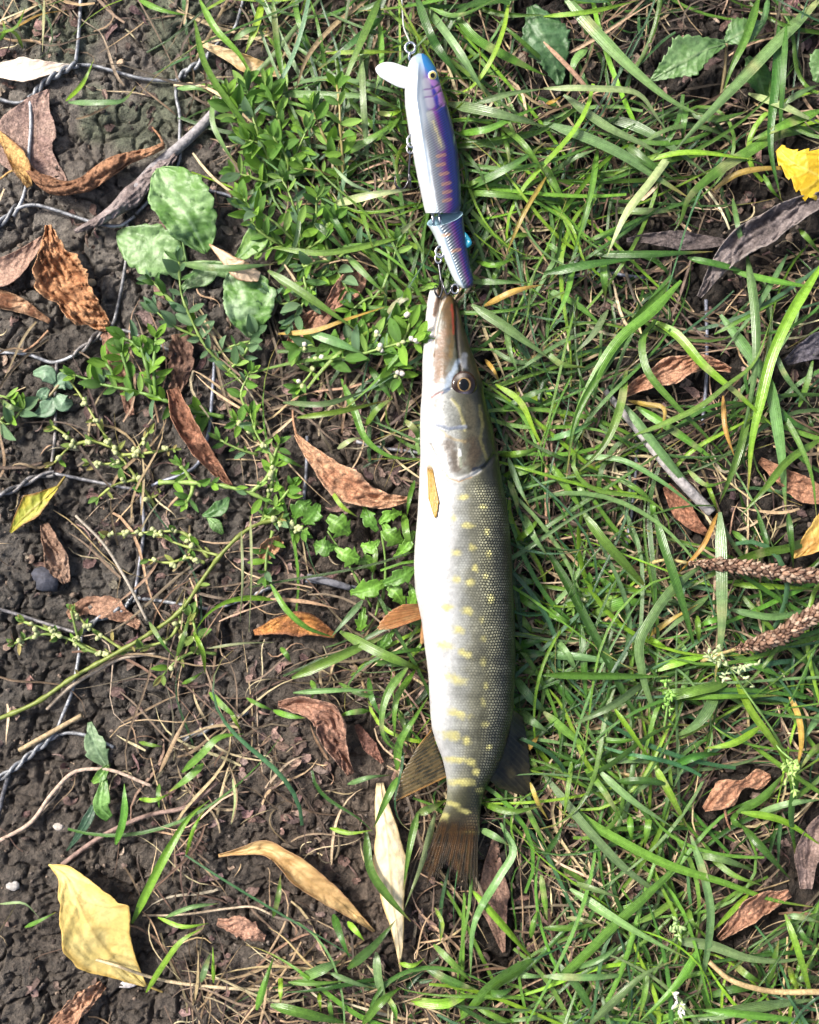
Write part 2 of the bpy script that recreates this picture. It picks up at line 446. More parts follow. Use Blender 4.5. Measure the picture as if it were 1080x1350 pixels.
WIRE = (0.46, 0.48, 0.51)
net = thing('wire_netting', W(110, 420, 0.0), 'twisted grey wire netting trodden into the soil beside the fish', 'wire netting')
def strand(pts, r=2.5, c=WIRE, lift=0.7):
    P = wire_pts(pts, lift=lift)
    mk('strand', *tube(P, r * S, 8), np.array(c) * rng.uniform(0.75, 1.05), None, M['wire'], net)
def twist(pts, turns, r=2.6, c=WIRE, lift=2.0):
    L = sum(math.dist(a[:2], b[:2]) for a, b in zip(pts, pts[1:]))
    P = wire_pts(pts, n=max(24, int(L / 1.6)), lift=lift)
    T = np.gradient(P, axis=0); T /= np.linalg.norm(T, axis=1)[:, None]
    A = np.cross(T, (0, 0, 1)); A /= np.linalg.norm(A, axis=1)[:, None]; B = np.cross(A, T)
    b = Bag()
    for ph in (0, math.pi):
        a = np.linspace(0, turns * 2 * math.pi, len(P)) + ph
        b.add(*tube(P + (A * np.cos(a)[:, None] + B * np.sin(a)[:, None]) * r * S * 1.05, r * S, 7), np.array(c) * rng.uniform(0.7, 0.95))
    b.build('twisted_joint', M['wire'], net)
strand([(109, -40), (106, 10), (104, 45), (100, 82)])
twist([(102, 84), (80, 95), (60, 108), (40, 131)], 2.6)
strand([(-30, 126), (0, 131), (22, 136), (42, 131)])
strand([(98, 86), (120, 86), (150, 94), (190, 104), (234, 107)])
strand([(40, 131), (41, 165), (38, 205), (36, 238), (30, 262), (18, 285)], lift=4)
twist([(24, 272), (10, 285), (-12, 308)], 1.0)
twist([(234, 108), (245, 95), (262, 84), (277, 70)], 1.8)
strand([(275, 73), (292, 52), (308, 40), (316, 18), (326, -20)])
strand([(234, 108), (232, 122), (237, 150), (237, 185), (236, 215), (215, 240), (196, 265), (180, 282)])
strand([(20, 276), (40, 270), (70, 276), (100, 286), (130, 295), (160, 297), (178, 285)], lift=4)
strand([(168, 290), (168, 330), (163, 365), (155, 405), (150, 425), (133, 448)], c=(0.36, 0.36, 0.37))
twist([(148, 427), (130, 440), (115, 455), (98, 468)], 1.3, c=(0.36, 0.34, 0.33))
strand([(100, 468), (70, 478), (40, 468), (-30, 464)])
strand([(140, 438), (165, 436), (190, 446), (240, 470)], c=(0.36, 0.36, 0.37))
strand([(75, 480), (73, 520), (73, 570), (70, 600), (66, 624)], c=(0.34, 0.32, 0.31))
twist([(-8, 655), (25, 642), (45, 630), (72, 624)], 1.6, c=(0.36, 0.35, 0.35))
strand([(70, 624), (110, 632), (150, 640), (182, 646)], c=(0.38, 0.38, 0.4))
strand([(186, 650), (190, 690), (184, 745), (178, 786)], c=(0.38, 0.39, 0.44))
twist([(178, 788), (155, 806), (130, 816), (108, 834)], 1.8)
strand([(178, 788), (205, 791), (240, 797), (280, 802), (320, 790), (362, 772)])
strand([(-30, 796), (10, 806), (60, 822), (104, 835)], c=(0.42, 0.40, 0.4))
strand([(108, 838), (104, 865), (94, 915), (82, 945), (72, 972)])
twist([(-14, 1034), (12, 1018), (40, 995), (76, 966)], 2.6)
strand([(70, 970), (92, 966), (112, 969), (150, 985)])
twist([(240, 975), (258, 968), (284, 956)], 0.9)
strand([(284, 956), (300, 950), (330, 938)], c=(0.38, 0.38, 0.4))
strand([(12, 1020), (5, 1045), (-6, 1090)], r=3.2, c=(0.2, 0.2, 0.22))
strand([(256, 244), (280, 252), (305, 259), (330, 275)], c=(0.4, 0.42, 0.5))
strand([(284, 465), (280, 520), (274, 575), (262, 610), (200, 640)], c=(0.38, 0.41, 0.5))
strand([(405, 575), (404, 620), (400, 665)], c=(0.42, 0.44, 0.5))
strand([(470, 582), (500, 590), (532, 594), (580, 600)], c=(0.42, 0.42, 0.45))
strand([(400, 765), (430, 769), (465, 774), (500, 780)], c=(0.38, 0.4, 0.46))
strand([(765, 565), (800, 574), (840, 578), (880, 556), (925, 540)], c=(0.36, 0.38, 0.44))
strand([(840, 576), (838, 620), (832, 680), (826, 720)], c=(0.36, 0.38, 0.44))
strand([(931, 395), (932, 440), (930, 520), (926, 560)], c=(0.36, 0.38, 0.46))
strand([(735, 375), (765, 362), (850, 366)], c=(0.36, 0.38, 0.46))

# ------------------------------------------------------------------ leaves lying about
KEEP = []           # (polyline, half width) of leaves that loose grass must not bury

def leaf_grid(mid, wl, wr, curl=0.0, curl_u=None, crumple=1.00, vein=0.4, nveins=7, teeth=(0, 0), jag=0.09, seed=1, nu=70, nv=25, fold=0.0, roll=0.0, oval=None, floor=True, sag=0.0):
    P = smooth(np.array(mid, float), nu)
    u = np.linspace(0, 1, nu)
    T = np.gradient(P[:, :2], axis=0); T /= np.linalg.norm(T, axis=1)[:, None] + 1e-9
    side = np.stack([-T[:, 1], T[:, 0]], 1)                    # +v : to the right of the direction of travel (photo axes, y down)
    v = np.linspace(-1, 1, nv)
    WL = np.maximum(interp(wl, u), 0.15); WR = np.maximum(interp(wr, u), 0.15)
    L = np.sum(np.hypot(*np.diff(P[:, :2], axis=0).T))
    if oval:
        pr = np.sin(np.pi * np.clip(u, 0.004, 0.996) ** oval) ** 0.62
        WL = max(wl) * pr; WR = max(wr) * pr
    if teeth[0]:
        ph = (u * teeth[0]) % 1.0
        WL = WL * (1 - teeth[1] * ph); WR = WR * (1 - teeth[1] * ((ph + 0.3) % 1.0))
    if jag:
        WL = WL * (1 + jag * (fbm(u * 14, u * 0 + 3, seed + 2, 4) - 0.5) * 2); WR = WR * (1 + jag * (fbm(u * 14, u * 0 + 9, seed + 4, 4) - 0.5) * 2)
    half = np.where(v[None] < 0, WL[:, None], WR[:, None])
    cu = np.radians(curl) * (np.ones(nu) if curl_u is None else interp(curl_u, u))
    if crumple > 0.9: cu = cu * (0.55 + 0.9 * fbm(u * 5 + seed, u * 0, seed + 6, 2))
    a = v[None] * cu[:, None] / 2
    sgn = np.sign(cu)[:, None] + (cu == 0)[:, None]
    ca = np.where(np.abs(cu) < 0.02, 0.02, np.abs(cu))[:, None] / 2
    R = half / ca
    s = np.sign(v)[None] * R * np.sin(np.abs(v)[None] * ca)
    hgt = sgn * R * (1 - np.cos(np.abs(v)[None] * ca))
    hgt = hgt + fold * np.abs(v)[None] * half
    px_ = u[:, None] * L; 
    side_ph = u[:, None] * nveins - np.abs(v)[None] * 0.9
    ridge = np.exp(-((((side_ph) % 1.0) - 0.5) / 0.12) ** 2)
    midr = np.exp(-(v[None] / 0.07) ** 2) + 0 * ridge
    vw = v[None] * half
    wx = px_ + 9 * (fbm(px_ / 18 + seed, vw / 18, seed + 51, 2) - 0.5); wy = vw + 9 * (fbm(px_ / 18, vw / 18 + seed, seed + 52, 2) - 0.5)
    cr = (fbm(wx / 44 + seed * 3.1, wy / 40 + seed, seed, 2) - 0.5) * 2.6 + (fbm(wx / 5 + seed, wy / 5, seed + 13, 2) - 0.5) * 0.7
    cr2 = 1.3 - np.abs(2 * fbm(wx / 34 + seed, wy / 9 + 7 + wx / 30, seed + 8, 2) - 1) * 3.0 - np.abs(2 * fbm(wx / 14 + seed, wy / 6 + 3 - wx / 22, seed + 18, 2) - 1) * 1.1
    z = P[:, 2:3] * 0.001 + hgt * S + crumple * 0.001 * (cr * 1.1 + cr2 * 0.85) + vein * 0.001 * (ridge * 0.7 + midr) + np.radians(roll) * s * S
    z = z + sag * 0.001 * (u[:, None] - 0.5) ** 2
    X = P[:, 0:1] + side[:, 0:1] * s + crumple * 1.0 * (fbm(px_ / 20, v[None] * half / 20, seed + 20, 3) - 0.5)
    Y = P[:, 1:2] + side[:, 1:2] * s + crumple * 1.0 * (fbm(px_ / 20, v[None] * half / 20, seed + 30, 3) - 0.5)
    gz = ground_z(X, Y)
    base = np.median(gz)
    zz = base + z
    if floor: zz = np.maximum(zz, gz + 0.0006)
    UV = np.stack(np.broadcast_arrays(v[None] * 0.5 + 0.5, u[:, None]), -1)
    return W(X, Y, zz), grid_q(nu, nv), UV, dict(u=u[:, None] + 0 * v[None], v=v[None] + 0 * u[:, None], ridge=ridge, midr=midr, L=L, half=half, px=px_ + 0 * v[None], cr=cr)

def paint(d, base, alt, edge=None, veinc=None, seed=1, patch=24, amt=1.0, spots=0.0):
    base, alt = np.array(base), np.array(alt)
    n = fbm(d['px'] / patch + seed, d['v'] * d['half'] / patch + seed * 2, seed + 3, 3)
    f = sstep(0.38, 0.62, n)[..., None] * amt
    c = base * (1 - f) + alt * f
    if edge is not None:
        e = (sstep(0.72, 1.0, np.abs(d['v']) + 0.35 * (n - 0.5)))[..., None]
        c = c * (1 - e) + np.array(edge) * e
    if veinc is not None:
        r = np.clip(d['ridge'] ** 5 * 0.45 + d['midr'] ** 2 * 0.8, 0, 1)[..., None]
        c = c * (1 - r) + np.array(veinc) * r
    if spots:
        s_ = sstep(0.72, 0.80, fbm(d['px'] / 8 + 9, d['v'] * d['half'] / 8, seed + 40, 3))[..., None] * spots
        c = c * (1 - s_) + np.array((0.05, 0.03, 0.02)) * s_
    return c.reshape(-1, 3)

def fallen_leaf(name, label, cat, mid, wl, wr=None, base=(0.30, 0.17, 0.11), alt=(0.20, 0.11, 0.075), edge=None, veinc=None, mat='dead', stalk=None, seed=1, patch=24, spots=0.0, group='fallen leaves on the ground', keep=True, thick=0.0004, **kw):
    wr = wr or wl
    V, Q, UV, d = leaf_grid(mid, wl, wr, seed=seed, **kw)
    C = paint(d, base, alt, edge, veinc, seed, patch, spots=spots)
    m = np.array(mid, float)
    b = W(m[:, 0].mean(), m[:, 1].mean(), V[:, :].reshape(-1, 3)[:, 2].min())
    t = thing(name, b, label, cat, group)
    mk('blade', V, Q[:, ::-1], C, UV, M[mat], t, thick)
    if stalk:
        P = np.array([(p[0], p[1], p[2] if len(p) > 2 else 3) for p in stalk], float)
        Qs = smooth(P, 14)
        z = np.median(ground_z(Qs[:, 0], Qs[:, 1])) + Qs[:, 2] * 0.001
        z = np.maximum(z, ground_z(Qs[:, 0], Qs[:, 1]) + 0.0008)
        mk('stalk', *tube(W(Qs[:, 0], Qs[:, 1], z), np.linspace(1.9, 1.4, 14) * S, 6), np.array(veinc if veinc is not None else base) * 0.9, None, M[mat], t)
    if keep: KEEP.append((m[:, :2], max(max(wl), max(wr)) * 0.8))
    return t

BR, BR2 = (0.32, 0.185, 0.125), (0.20, 0.105, 0.07)
MV, MV2 = (0.27, 0.20, 0.18), (0.18, 0.125, 0.115)
GR, GR2 = (0.21, 0.18, 0.175), (0.12, 0.10, 0.10)
YL, YL2 = (0.66, 0.52, 0.17), (0.60, 0.42, 0.10)
CR, CR2 = (0.72, 0.60, 0.36), (0.62, 0.46, 0.22)

fallen_leaf('pale_leaf', 'smooth whitish oval leaf under the wire joint', 'leaf', [(-30, 92, 5), (20, 92, 8), (60, 90, 8), (98, 86, 5)], [3, 15, 17, 14, 1], base=(0.80, 0.70, 0.58), alt=(0.74, 0.6, 0.48), veinc=(0.7, 0.58, 0.45), mat='yellow', curl=45, crumple=0.3, vein=0.2, seed=11)
fallen_leaf('mauve_leaf', 'broad dull mauve leaf beneath the wire and the rolled leaf', 'leaf', [(64, 118, 6), (50, 150, 4), (50, 195, 3), (88, 238, 1)], [2, 26, 22, 10, 1], [2, 24, 60, 26, 1], base=(0.422, 0.290, 0.235), alt=(0.320, 0.209, 0.176), veinc=(0.358, 0.232, 0.176), curl=35, crumple=0.72, seed=12)
fallen_leaf('ochre_leaf', 'ochre brown leaf standing on edge by the wire', 'leaf', [(-6, 172, 6), (12, 195, 8), (28, 222, 8), (40, 246, 4)], [4, 14, 16, 4], [3, 10, 12, 5], base=(0.666, 0.418, 0.157), alt=(0.435, 0.232, 0.088), edge=(0.256, 0.128, 0.059), curl=98, crumple=1.01, seed=13, stalk=[(36, 240, 6), (18, 225, 9), (0, 236, 6)])
fallen_leaf('rolled_leaf', 'tightly rolled brown leaf lying across the wire opening', 'leaf', [(33, 216, 9), (52, 236, 12), (82, 248, 14), (112, 242, 15), (142, 222, 16), (172, 208, 16), (198, 200, 14), (216, 192, 8)], [7, 22, 34, 36, 40, 38, 34, 24, 8], base=(0.435, 0.232, 0.127), alt=(0.256, 0.128, 0.069), edge=(0.512, 0.290, 0.167), curl=-300, crumple=2.17, vein=1.2, nveins=18, seed=14, nu=110, nv=41, stalk=[(216, 192, 6), (212, 182, 6), (201, 168, 4)])
fallen_leaf('long_mauve_leaf', 'long pinkish grey leaf at the foot of the grey stalk', 'leaf', [(-40, 368, 4), (0, 360, 5), (35, 335, 6), (66, 306, 3)], [6, 20, 18, 10, 1], base=(0.448, 0.290, 0.216), alt=(0.320, 0.197, 0.147), curl=84, crumple=0.72, seed=15)
fallen_leaf('curled_leaf', 'large crinkled rust brown leaf with a folded rim beside wire', 'leaf', [(64, 296, 12), (70, 335, 12), (84, 375, 11), (108, 408, 8), (142, 432, 4)], [6, 16, 24, 46, 42, 8], [5, 16, 40, 34, 20, 6], base=(0.538, 0.273, 0.132), alt=(0.307, 0.133, 0.059), edge=(0.640, 0.360, 0.186), veinc=(0.640, 0.348, 0.176), curl=118, crumple=3.77, vein=0.8, jag=0.25, seed=16, nu=90, nv=41, spots=0.4)
fallen_leaf('curled_leaf', 'dark hollow brown leaf lobe poking out under the rust brown leaf', 'leaf', [(-20, 392, 6), (15, 398, 7), (45, 412, 8), (66, 424, 6)], [10, 13, 15, 12, 3], base=(0.512, 0.313, 0.186), alt=(0.192, 0.081, 0.039), edge=(0.589, 0.371, 0.216), curl=-130, crumple=1.45, seed=17, stalk=[(64, 436, 5), (45, 455, 4), (24, 468, 2)])
fallen_leaf('withered_leaf', 'narrow chestnut leaf folded lengthwise among the knotgrass', 'leaf', [(228, 512, 8), (240, 550, 14), (262, 590, 14), (288, 622, 9), (306, 642, 5)], [10, 20, 24, 24, 16, 3], [12, 15, 22, 22, 12, 3], base=(0.384, 0.186, 0.113), alt=(0.218, 0.099, 0.059), edge=(0.486, 0.255, 0.157), curl=150, crumple=2.32, vein=0.9, seed=18, nu=80, nv=29)
fallen_leaf('withered_leaf', 'light tan wrinkled leaf pointing at the pike\'s belly', 'leaf', [(390, 572, 9), (412, 600, 14), (442, 632, 15), (478, 655, 13), (510, 662, 9), (540, 658, 5)], [2, 22, 28, 22, 12, 4], [4, 14, 20, 20, 14, 3], base=(0.589, 0.348, 0.206), alt=(0.461, 0.232, 0.132), edge=(0.640, 0.394, 0.245), veinc=(0.538, 0.302, 0.176), curl=84, crumple=2.61, vein=1.1, nveins=11, seed=19, nu=70, nv=25, jag=0.12, stalk=[(391, 574, 9), (387, 555, 8), (386, 532, 5)], spots=0.25)
fallen_leaf('small_yellow_leaf', 'small yellow green leaf folded beside the lower wire', 'leaf', [(14, 702, 4), (26, 688, 8), (48, 668, 9), (76, 642, 5)], [2, 16, 22, 14, 2], [2, 6, 12, 10, 2], base=(0.55, 0.48, 0.06), alt=(0.36, 0.38, 0.05), edge=(0.25, 0.13, 0.03), veinc=(0.3, 0.22, 0.04), mat='yellow', curl=60, crumple=0.5, seed=20, stalk=[(76, 642, 5), (86, 628, 4)])
fallen_leaf('withered_leaf', 'thin grey brown crumpled leaf above the dark stone', 'leaf', [(58, 690, 6), (68, 715, 7), (80, 742, 6), (90, 768, 3)], [6, 12, 14, 4], [6, 16, 22, 10], base=(0.435, 0.290, 0.206), alt=(0.282, 0.174, 0.118), curl=112, crumple=2.17, seed=21)
fallen_leaf('orange_leaf', 'flat orange brown leaf under grass near the pelvic fin', 'leaf', [(335, 834, 4), (365, 824, 6), (400, 820, 6), (442, 838, 4)], [4, 10, 14, 4], [4, 12, 20, 4], base=(0.538, 0.244, 0.069), alt=(0.333, 0.139, 0.049), edge=(0.256, 0.116, 0.059), curl=56, crumple=1.16, seed=22)
fallen_leaf('shrivelled_leaf', 'shrivelled mauve brown leaf bent over on bare litter', 'leaf', [(366, 928, 8), (400, 930, 13), (430, 945, 14), (442, 980, 11), (462, 1022, 5)], [5, 12, 18, 24, 18, 6], [6, 14, 26, 18, 16, 4], base=(0.397, 0.220, 0.152), alt=(0.243, 0.128, 0.088), edge=(0.461, 0.278, 0.196), curl=140, crumple=3.19, vein=1.0, nveins=10, seed=23, nu=80, nv=29)
fallen_leaf('shrivelled_leaf', 'dark reddish leaf scrap beside the shrivelled mauve leaf', 'leaf', [(470, 955, 4), (485, 980, 6), (505, 1006, 3)], [4, 8, 10, 3], base=(0.282, 0.139, 0.098), alt=(0.179, 0.087, 0.064), curl=125, crumple=1.74, seed=24)
fallen_leaf('yellow_leaf', 'large pale yellow leaf lying alone on bare soil', 'leaf', [(64, 1140, 5), (84, 1152, 12), (100, 1180, 17), (118, 1218, 17), (146, 1258, 12), (192, 1300, 4)], [1, 10, 22, 34, 52, 58, 36, 22, 12, 2], [1, 6, 20, 30, 36, 46, 48, 14, 8, 2], base=YL, alt=(0.70, 0.57, 0.22), edge=(0.62, 0.43, 0.12), veinc=(0.40, 0.29, 0.09), mat='yellow', curl=60, crumple=0.85, vein=0.9, nveins=5, jag=0.10, seed=25, nu=70, nv=29, spots=0.28, stalk=[(186, 1292, 5), (200, 1302, 4), (215, 1308, 3)])
fallen_leaf('tan_leaf', 'long twisted tan leaf with a rolled brown end near the tail', 'leaf', [(288, 1128, 5), (320, 1122, 8), (350, 1118, 9), (378, 1136, 13), (410, 1162, 14), (448, 1190, 11), (494, 1228, 4)], [4, 6, 8, 18, 24, 22, 18, 2], [4, 7, 10, 20, 24, 22, 14, 2], base=(0.60, 0.42, 0.19), alt=(0.48, 0.31, 0.13), edge=(0.36, 0.21, 0.1), veinc=(0.42, 0.27, 0.1), mat='yellow', curl=110, curl_u=[2.2, 1.8, 1.0, 0.7, 0.9, 1.2], crumple=1.00, vein=0.7, nveins=12, seed=26, nu=80, nv=23)
fallen_leaf('cream_leaf', 'long cream coloured leaf crossed by a grass blade near tail', 'leaf', [(502, 1032, 7), (504, 1060, 10), (510, 1095, 14), (514, 1140, 15), (518, 1190, 12), (524, 1228, 9), (527, 1266, 5)], [4, 6, 20, 24, 20, 14, 8, 2], [6, 12, 18, 22, 22, 14, 8, 2], base=CR, alt=(0.78, 0.68, 0.46), edge=(0.58, 0.42, 0.18), veinc=(0.62, 0.48, 0.24), mat='yellow', curl=-50, crumple=0.5, vein=0.5, seed=27, nu=70, nv=23, spots=0.2, keep=True, stalk=[(526, 1262, 5), (530, 1285, 4), (535, 1300, 3)])
fallen_leaf('leaf_scrap', 'crumpled pinkish leaf scrap between the yellow and tan leaves', 'leaf', [(286, 1216, 4), (310, 1222, 7), (350, 1236, 3)], [6, 16, 18, 3], [4, 10, 14, 6], base=(0.461, 0.267, 0.186), alt=(0.307, 0.174, 0.118), curl=84, crumple=2.61, seed=28, jag=0.3)
fallen_leaf('leaf_scrap', 'rough brown leaf fragment below the pale yellow leaf', 'leaf', [(66, 1356, 4), (92, 1338, 9), (114, 1322, 8), (138, 1300, 4)], [6, 20, 20, 10], [8, 16, 12, 3], base=(0.538, 0.313, 0.196), alt=(0.307, 0.162, 0.098), curl=98, crumple=3.19, seed=29, jag=0.25)
fallen_leaf('bright_yellow_leaf', 'bright yellow toothed leaf behind a grass blade near bramble', 'leaf', [(1108, 250, 16), (1085, 235, 22), (1060, 222, 24), (1042, 212, 22), (1026, 196, 16)], [20, 34, 40, 30, 6], [16, 30, 36, 24, 8], base=(0.66, 0.47, 0.03), alt=(0.58, 0.38, 0.02), veinc=(0.7, 0.55, 0.1), mat='yellow', curl=30, crumple=0.7, vein=0.6, nveins=5, teeth=(6, 0.22), seed=30, nu=80, nv=29)
fallen_leaf('grey_leaf', 'large shrivelled grey leaf below the bright yellow leaf', 'leaf', [(1090, 258, 22), (1050, 275, 22), (1010, 300, 22), (970, 325, 20), (945, 355, 16), (922, 392, 10)], [12, 22, 26, 30, 26, 14, 4], [10, 16, 26, 26, 18, 12, 4], base=(0.25, 0.21, 0.20), alt=(0.14, 0.115, 0.11), edge=(0.3, 0.26, 0.24), curl=120, crumple=2.80, vein=1.3, nveins=10, seed=31, nu=70, nv=25)
fallen_leaf('grey_leaf', 'low flat grey leaf beside the large shrivelled grey one', 'leaf', [(826, 316, 10), (860, 314, 13), (910, 318, 13), (962, 320, 9)], [3, 12, 14, 12, 4], base=(0.23, 0.19, 0.185), alt=(0.13, 0.105, 0.1), curl=70, crumple=1.80, seed=32)
fallen_leaf('withered_leaf', 'reddish tan leaf lying under two crossing green blades', 'leaf', [(822, 520, 8), (850, 505, 13), (890, 488, 15), (925, 478, 14), (964, 488, 8)], [6, 14, 20, 18, 4], [5, 14, 18, 16, 4], base=(0.512, 0.284, 0.176), alt=(0.358, 0.174, 0.103), edge=(0.576, 0.336, 0.216), curl=84, crumple=2.32, vein=1.0, nveins=12, seed=33, nu=80, nv=29)
fallen_leaf('withered_leaf', 'small red brown leaf under the broken grey stem', 'leaf', [(878, 640, 5), (895, 665, 8), (910, 685, 8), (932, 704, 4)], [6, 14, 14, 4], base=(0.410, 0.197, 0.118), alt=(0.256, 0.116, 0.069), curl=70, crumple=1.74, seed=34)
fallen_leaf('withered_leaf', 'ruddy brown leaf half hidden by blades above the orange leaf', 'leaf', [(1002, 606, 5), (1035, 630, 8), (1070, 650, 8), (1105, 660, 4)], [5, 16, 18, 6], base=(0.422, 0.220, 0.132), alt=(0.282, 0.139, 0.083), curl=84, crumple=2.03, seed=35)
fallen_leaf('amber_leaf', 'speckled amber leaf corner beside the brown seed spike', 'leaf', [(1046, 735, 14), (1070, 718, 17), (1100, 694, 16)], [6, 22, 28], [2, 16, 26], base=(0.62, 0.40, 0.10), alt=(0.5, 0.28, 0.07), mat='yellow', curl=30, crumple=0.6, seed=36, spots=0.35)
fallen_leaf('withered_leaf', 'two lobed chestnut leaf in the grass with a thin stalk', 'leaf', [(1016, 1024, 12), (990, 1030, 17), (965, 1042, 18), (945, 1056, 17), (928, 1066, 12)], [4, 14, 13, 6, 20, 16, 4], [4, 14, 13, 6, 22, 18, 4], base=(0.461, 0.244, 0.147), alt=(0.307, 0.151, 0.088), edge=(0.512, 0.290, 0.176), curl=-70, crumple=1.89, seed=37, nu=80, nv=29, stalk=[(955, 1060, 14), (958, 1080, 12), (964, 1096, 7)])
fallen_leaf('withered_leaf', 'brown crumpled leaf crossed by the longest green blade', 'leaf', [(948, 1238, 10), (975, 1215, 15), (1005, 1195, 15), (1042, 1178, 10)], [6, 20, 22, 8], [4, 16, 16, 6], base=(0.461, 0.249, 0.157), alt=(0.256, 0.133, 0.083), edge=(0.538, 0.313, 0.196), curl=125, crumple=2.61, vein=1.0, seed=38, nu=80, nv=29)
fallen_leaf('grey_leaf', 'greyish pink withered leaf upright at the rim of the grass', 'leaf', [(1098, 1070, 14), (1076, 1095, 16), (1064, 1130, 16), (1062, 1172, 10)], [12, 20, 20, 10], [8, 16, 18, 8], base=(0.32, 0.23, 0.2), alt=(0.2, 0.14, 0.12), curl=90, crumple=2.00, seed=39)
fallen_leaf('dark_leaf', 'dark bluish grey withered leaf in the shaded grass', 'leaf', [(1036, 478, 9), (1056, 466, 13), (1080, 456, 13), (1110, 448, 8)], [5, 16, 18, 8], base=(0.11, 0.10, 0.12), alt=(0.07, 0.062, 0.07), curl=60, crumple=1.60, seed=40)
fallen_leaf('cream_leaf', 'cream leaf hidden in grass above the knotgrass clump', 'leaf', [(264, 56, 8), (300, 72, 12), (335, 88, 12), (380, 98, 8)], [3, 10, 12, 4], base=(0.62, 0.48, 0.28), alt=(0.5, 0.34, 0.15), mat='yellow', curl=60, crumple=0.8, seed=41)
fallen_leaf('cream_leaf', 'short cream leaf tip resting on the broad green leaves', 'leaf', [(276, 322, 14), (294, 338, 18), (318, 358, 18), (342, 366, 12)], [1, 10, 16, 8], [1, 8, 12, 6], base=(0.72, 0.55, 0.38), alt=(0.5, 0.32, 0.18), edge=(0.35, 0.2, 0.1), mat='yellow', curl=70, crumple=0.8, seed=42)
fallen_leaf('withered_leaf', 'pinkish brown leaf glimpsed between weeds near the lure', 'leaf', [(428, 410, 5), (448, 390, 9), (466, 372, 9), (484, 352, 5)], [6, 16, 18, 6], base=(0.486, 0.267, 0.176), alt=(0.320, 0.162, 0.108), curl=70, crumple=2.17, seed=43)
fallen_leaf('withered_leaf', 'brown pink leaf under the bent blade left of the snout', 'leaf', [(382, 452, 5), (402, 428, 8), (424, 418, 8), (446, 400, 4)], [5, 14, 14, 4], base=(0.461, 0.255, 0.162), alt=(0.282, 0.151, 0.098), curl=84, crumple=2.17, seed=44)
fallen_leaf('flat_brown_leaf', 'flat pinkish brown leaf beneath the tail fin', 'leaf', [(652, 1105, 3), (650, 1150, 4), (654, 1200, 4), (664, 1256, 2)], [4, 17, 21, 19, 12, 2], [3, 15, 21, 22, 13, 2], base=(0.333, 0.203, 0.147), alt=(0.243, 0.145, 0.108), veinc=(0.256, 0.151, 0.108), curl=14, crumple=0.72, vein=0.5, seed=45)
fallen_leaf('leaf_scrap', 'peeling tan leaf scraps on soil around the lower wire joint', 'leaf', [(90, 812, 3), (115, 800, 5), (150, 808, 5), (184, 826, 2)], [8, 16, 18, 6], [5, 12, 12, 4], base=(0.435, 0.255, 0.167), alt=(0.256, 0.139, 0.088), curl=28, crumple=1.45, seed=46, jag=0.3, keep=False)
fallen_leaf('leaf_scrap', 'light brown papery scrap under knotgrass stems', 'leaf', [(345, 742, 4), (355, 725, 7), (372, 712, 4)], [5, 14, 8], [4, 12, 6], base=(0.614, 0.360, 0.196), alt=(0.435, 0.232, 0.127), curl=98, crumple=2.32, seed=47, keep=False)
fallen_leaf('leaf_scrap', 'frayed brown leaf skin hanging below the stick by broad leaves', 'leaf', [(236, 440, 3), (240, 470, 5), (236, 500, 5), (226, 522, 3)], [14, 18, 14, 8], [10, 18, 16, 6], base=(0.307, 0.186, 0.127), alt=(0.192, 0.110, 0.078), curl=56, crumple=2.32, seed=48, jag=0.3, keep=False)
fallen_leaf('leaf_scrap', 'slim pinkish brown strip behind the wire by small weeds', 'leaf', [(140, 438, 3), (150, 470, 5), (160, 495, 4), (172, 548, 2)], [8, 10, 9, 6], base=(0.435, 0.244, 0.167), alt=(0.320, 0.174, 0.118), curl=42, crumple=1.45, seed=49, keep=False)

# ------------------------------------------------------------------ sticks and stalks
def stick(name, label, cat, pts, rad, c, mat='twig', knob=0.0, k=8, seed=0, group=None):
    P = smooth(np.array([(p[0], p[1], p[2] if len(p) > 2 else 2.0) for p in pts], float), max(14, int(math.dist(pts[0][:2], pts[-1][:2]) / 5)))
    z = ground_z(P[:, 0], P[:, 1]); kk = np.ones(7) / 7
    z = np.convolve(np.pad(z, 3, mode='edge'), kk, mode='valid') + P[:, 2] * 0.001
    R = interp(rad, np.linspace(0, 1, len(P)))
    Vt, Qt = tube(W(P[:, 0], P[:, 1], z + R * S * 0.7), R * S, k)
    if knob:
        w_ = (fbm(np.arange(len(Vt)) * 0.37, np.arange(len(Vt)) % k * 0.9, seed, 3) - 0.5) * knob * S
        Vt = Vt + np.stack([w_, w_ * 0.5, w_], 1)
    o = mk(name, Vt, Qt, np.array(c) * rng.uniform(0.9, 1.1), None, M[mat])
    return tag(o, label, cat, group)
t = thing('dock_stalk', W(150, 270, 0), 'thick grey weathered stalk crossing under the wire', 'stalk')
P = smooth(np.array([(306, 118, 4), (285, 145, 5), (262, 170, 6), (235, 195, 6), (205, 220, 6), (180, 248, 6), (160, 268, 5)], float), 50)
mk('stem', *tube(W(P[:, 0], P[:, 1], np.median(ground_z(P[:, 0], P[:, 1])) + P[:, 2] * 0.001), np.linspace(6, 8, 50) * S, 10), (0.30, 0.285, 0.29), None, M['twig'], t)
V, Q, UV, d = leaf_grid([(232, 204, 9), (195, 236, 12), (165, 265, 13), (130, 290, 12), (98, 305, 7)], [6, 14, 22, 24, 14, 4], [6, 10, 18, 20, 12, 4], curl=-170, crumple=1.50, vein=0.8, nveins=9, seed=61, nu=80, nv=31)
mk('withered_sheath', V, Q[:, ::-1], paint(d, (0.36, 0.30, 0.285), (0.22, 0.175, 0.165), seed=61), UV, M['dead'], t, 0.0004)
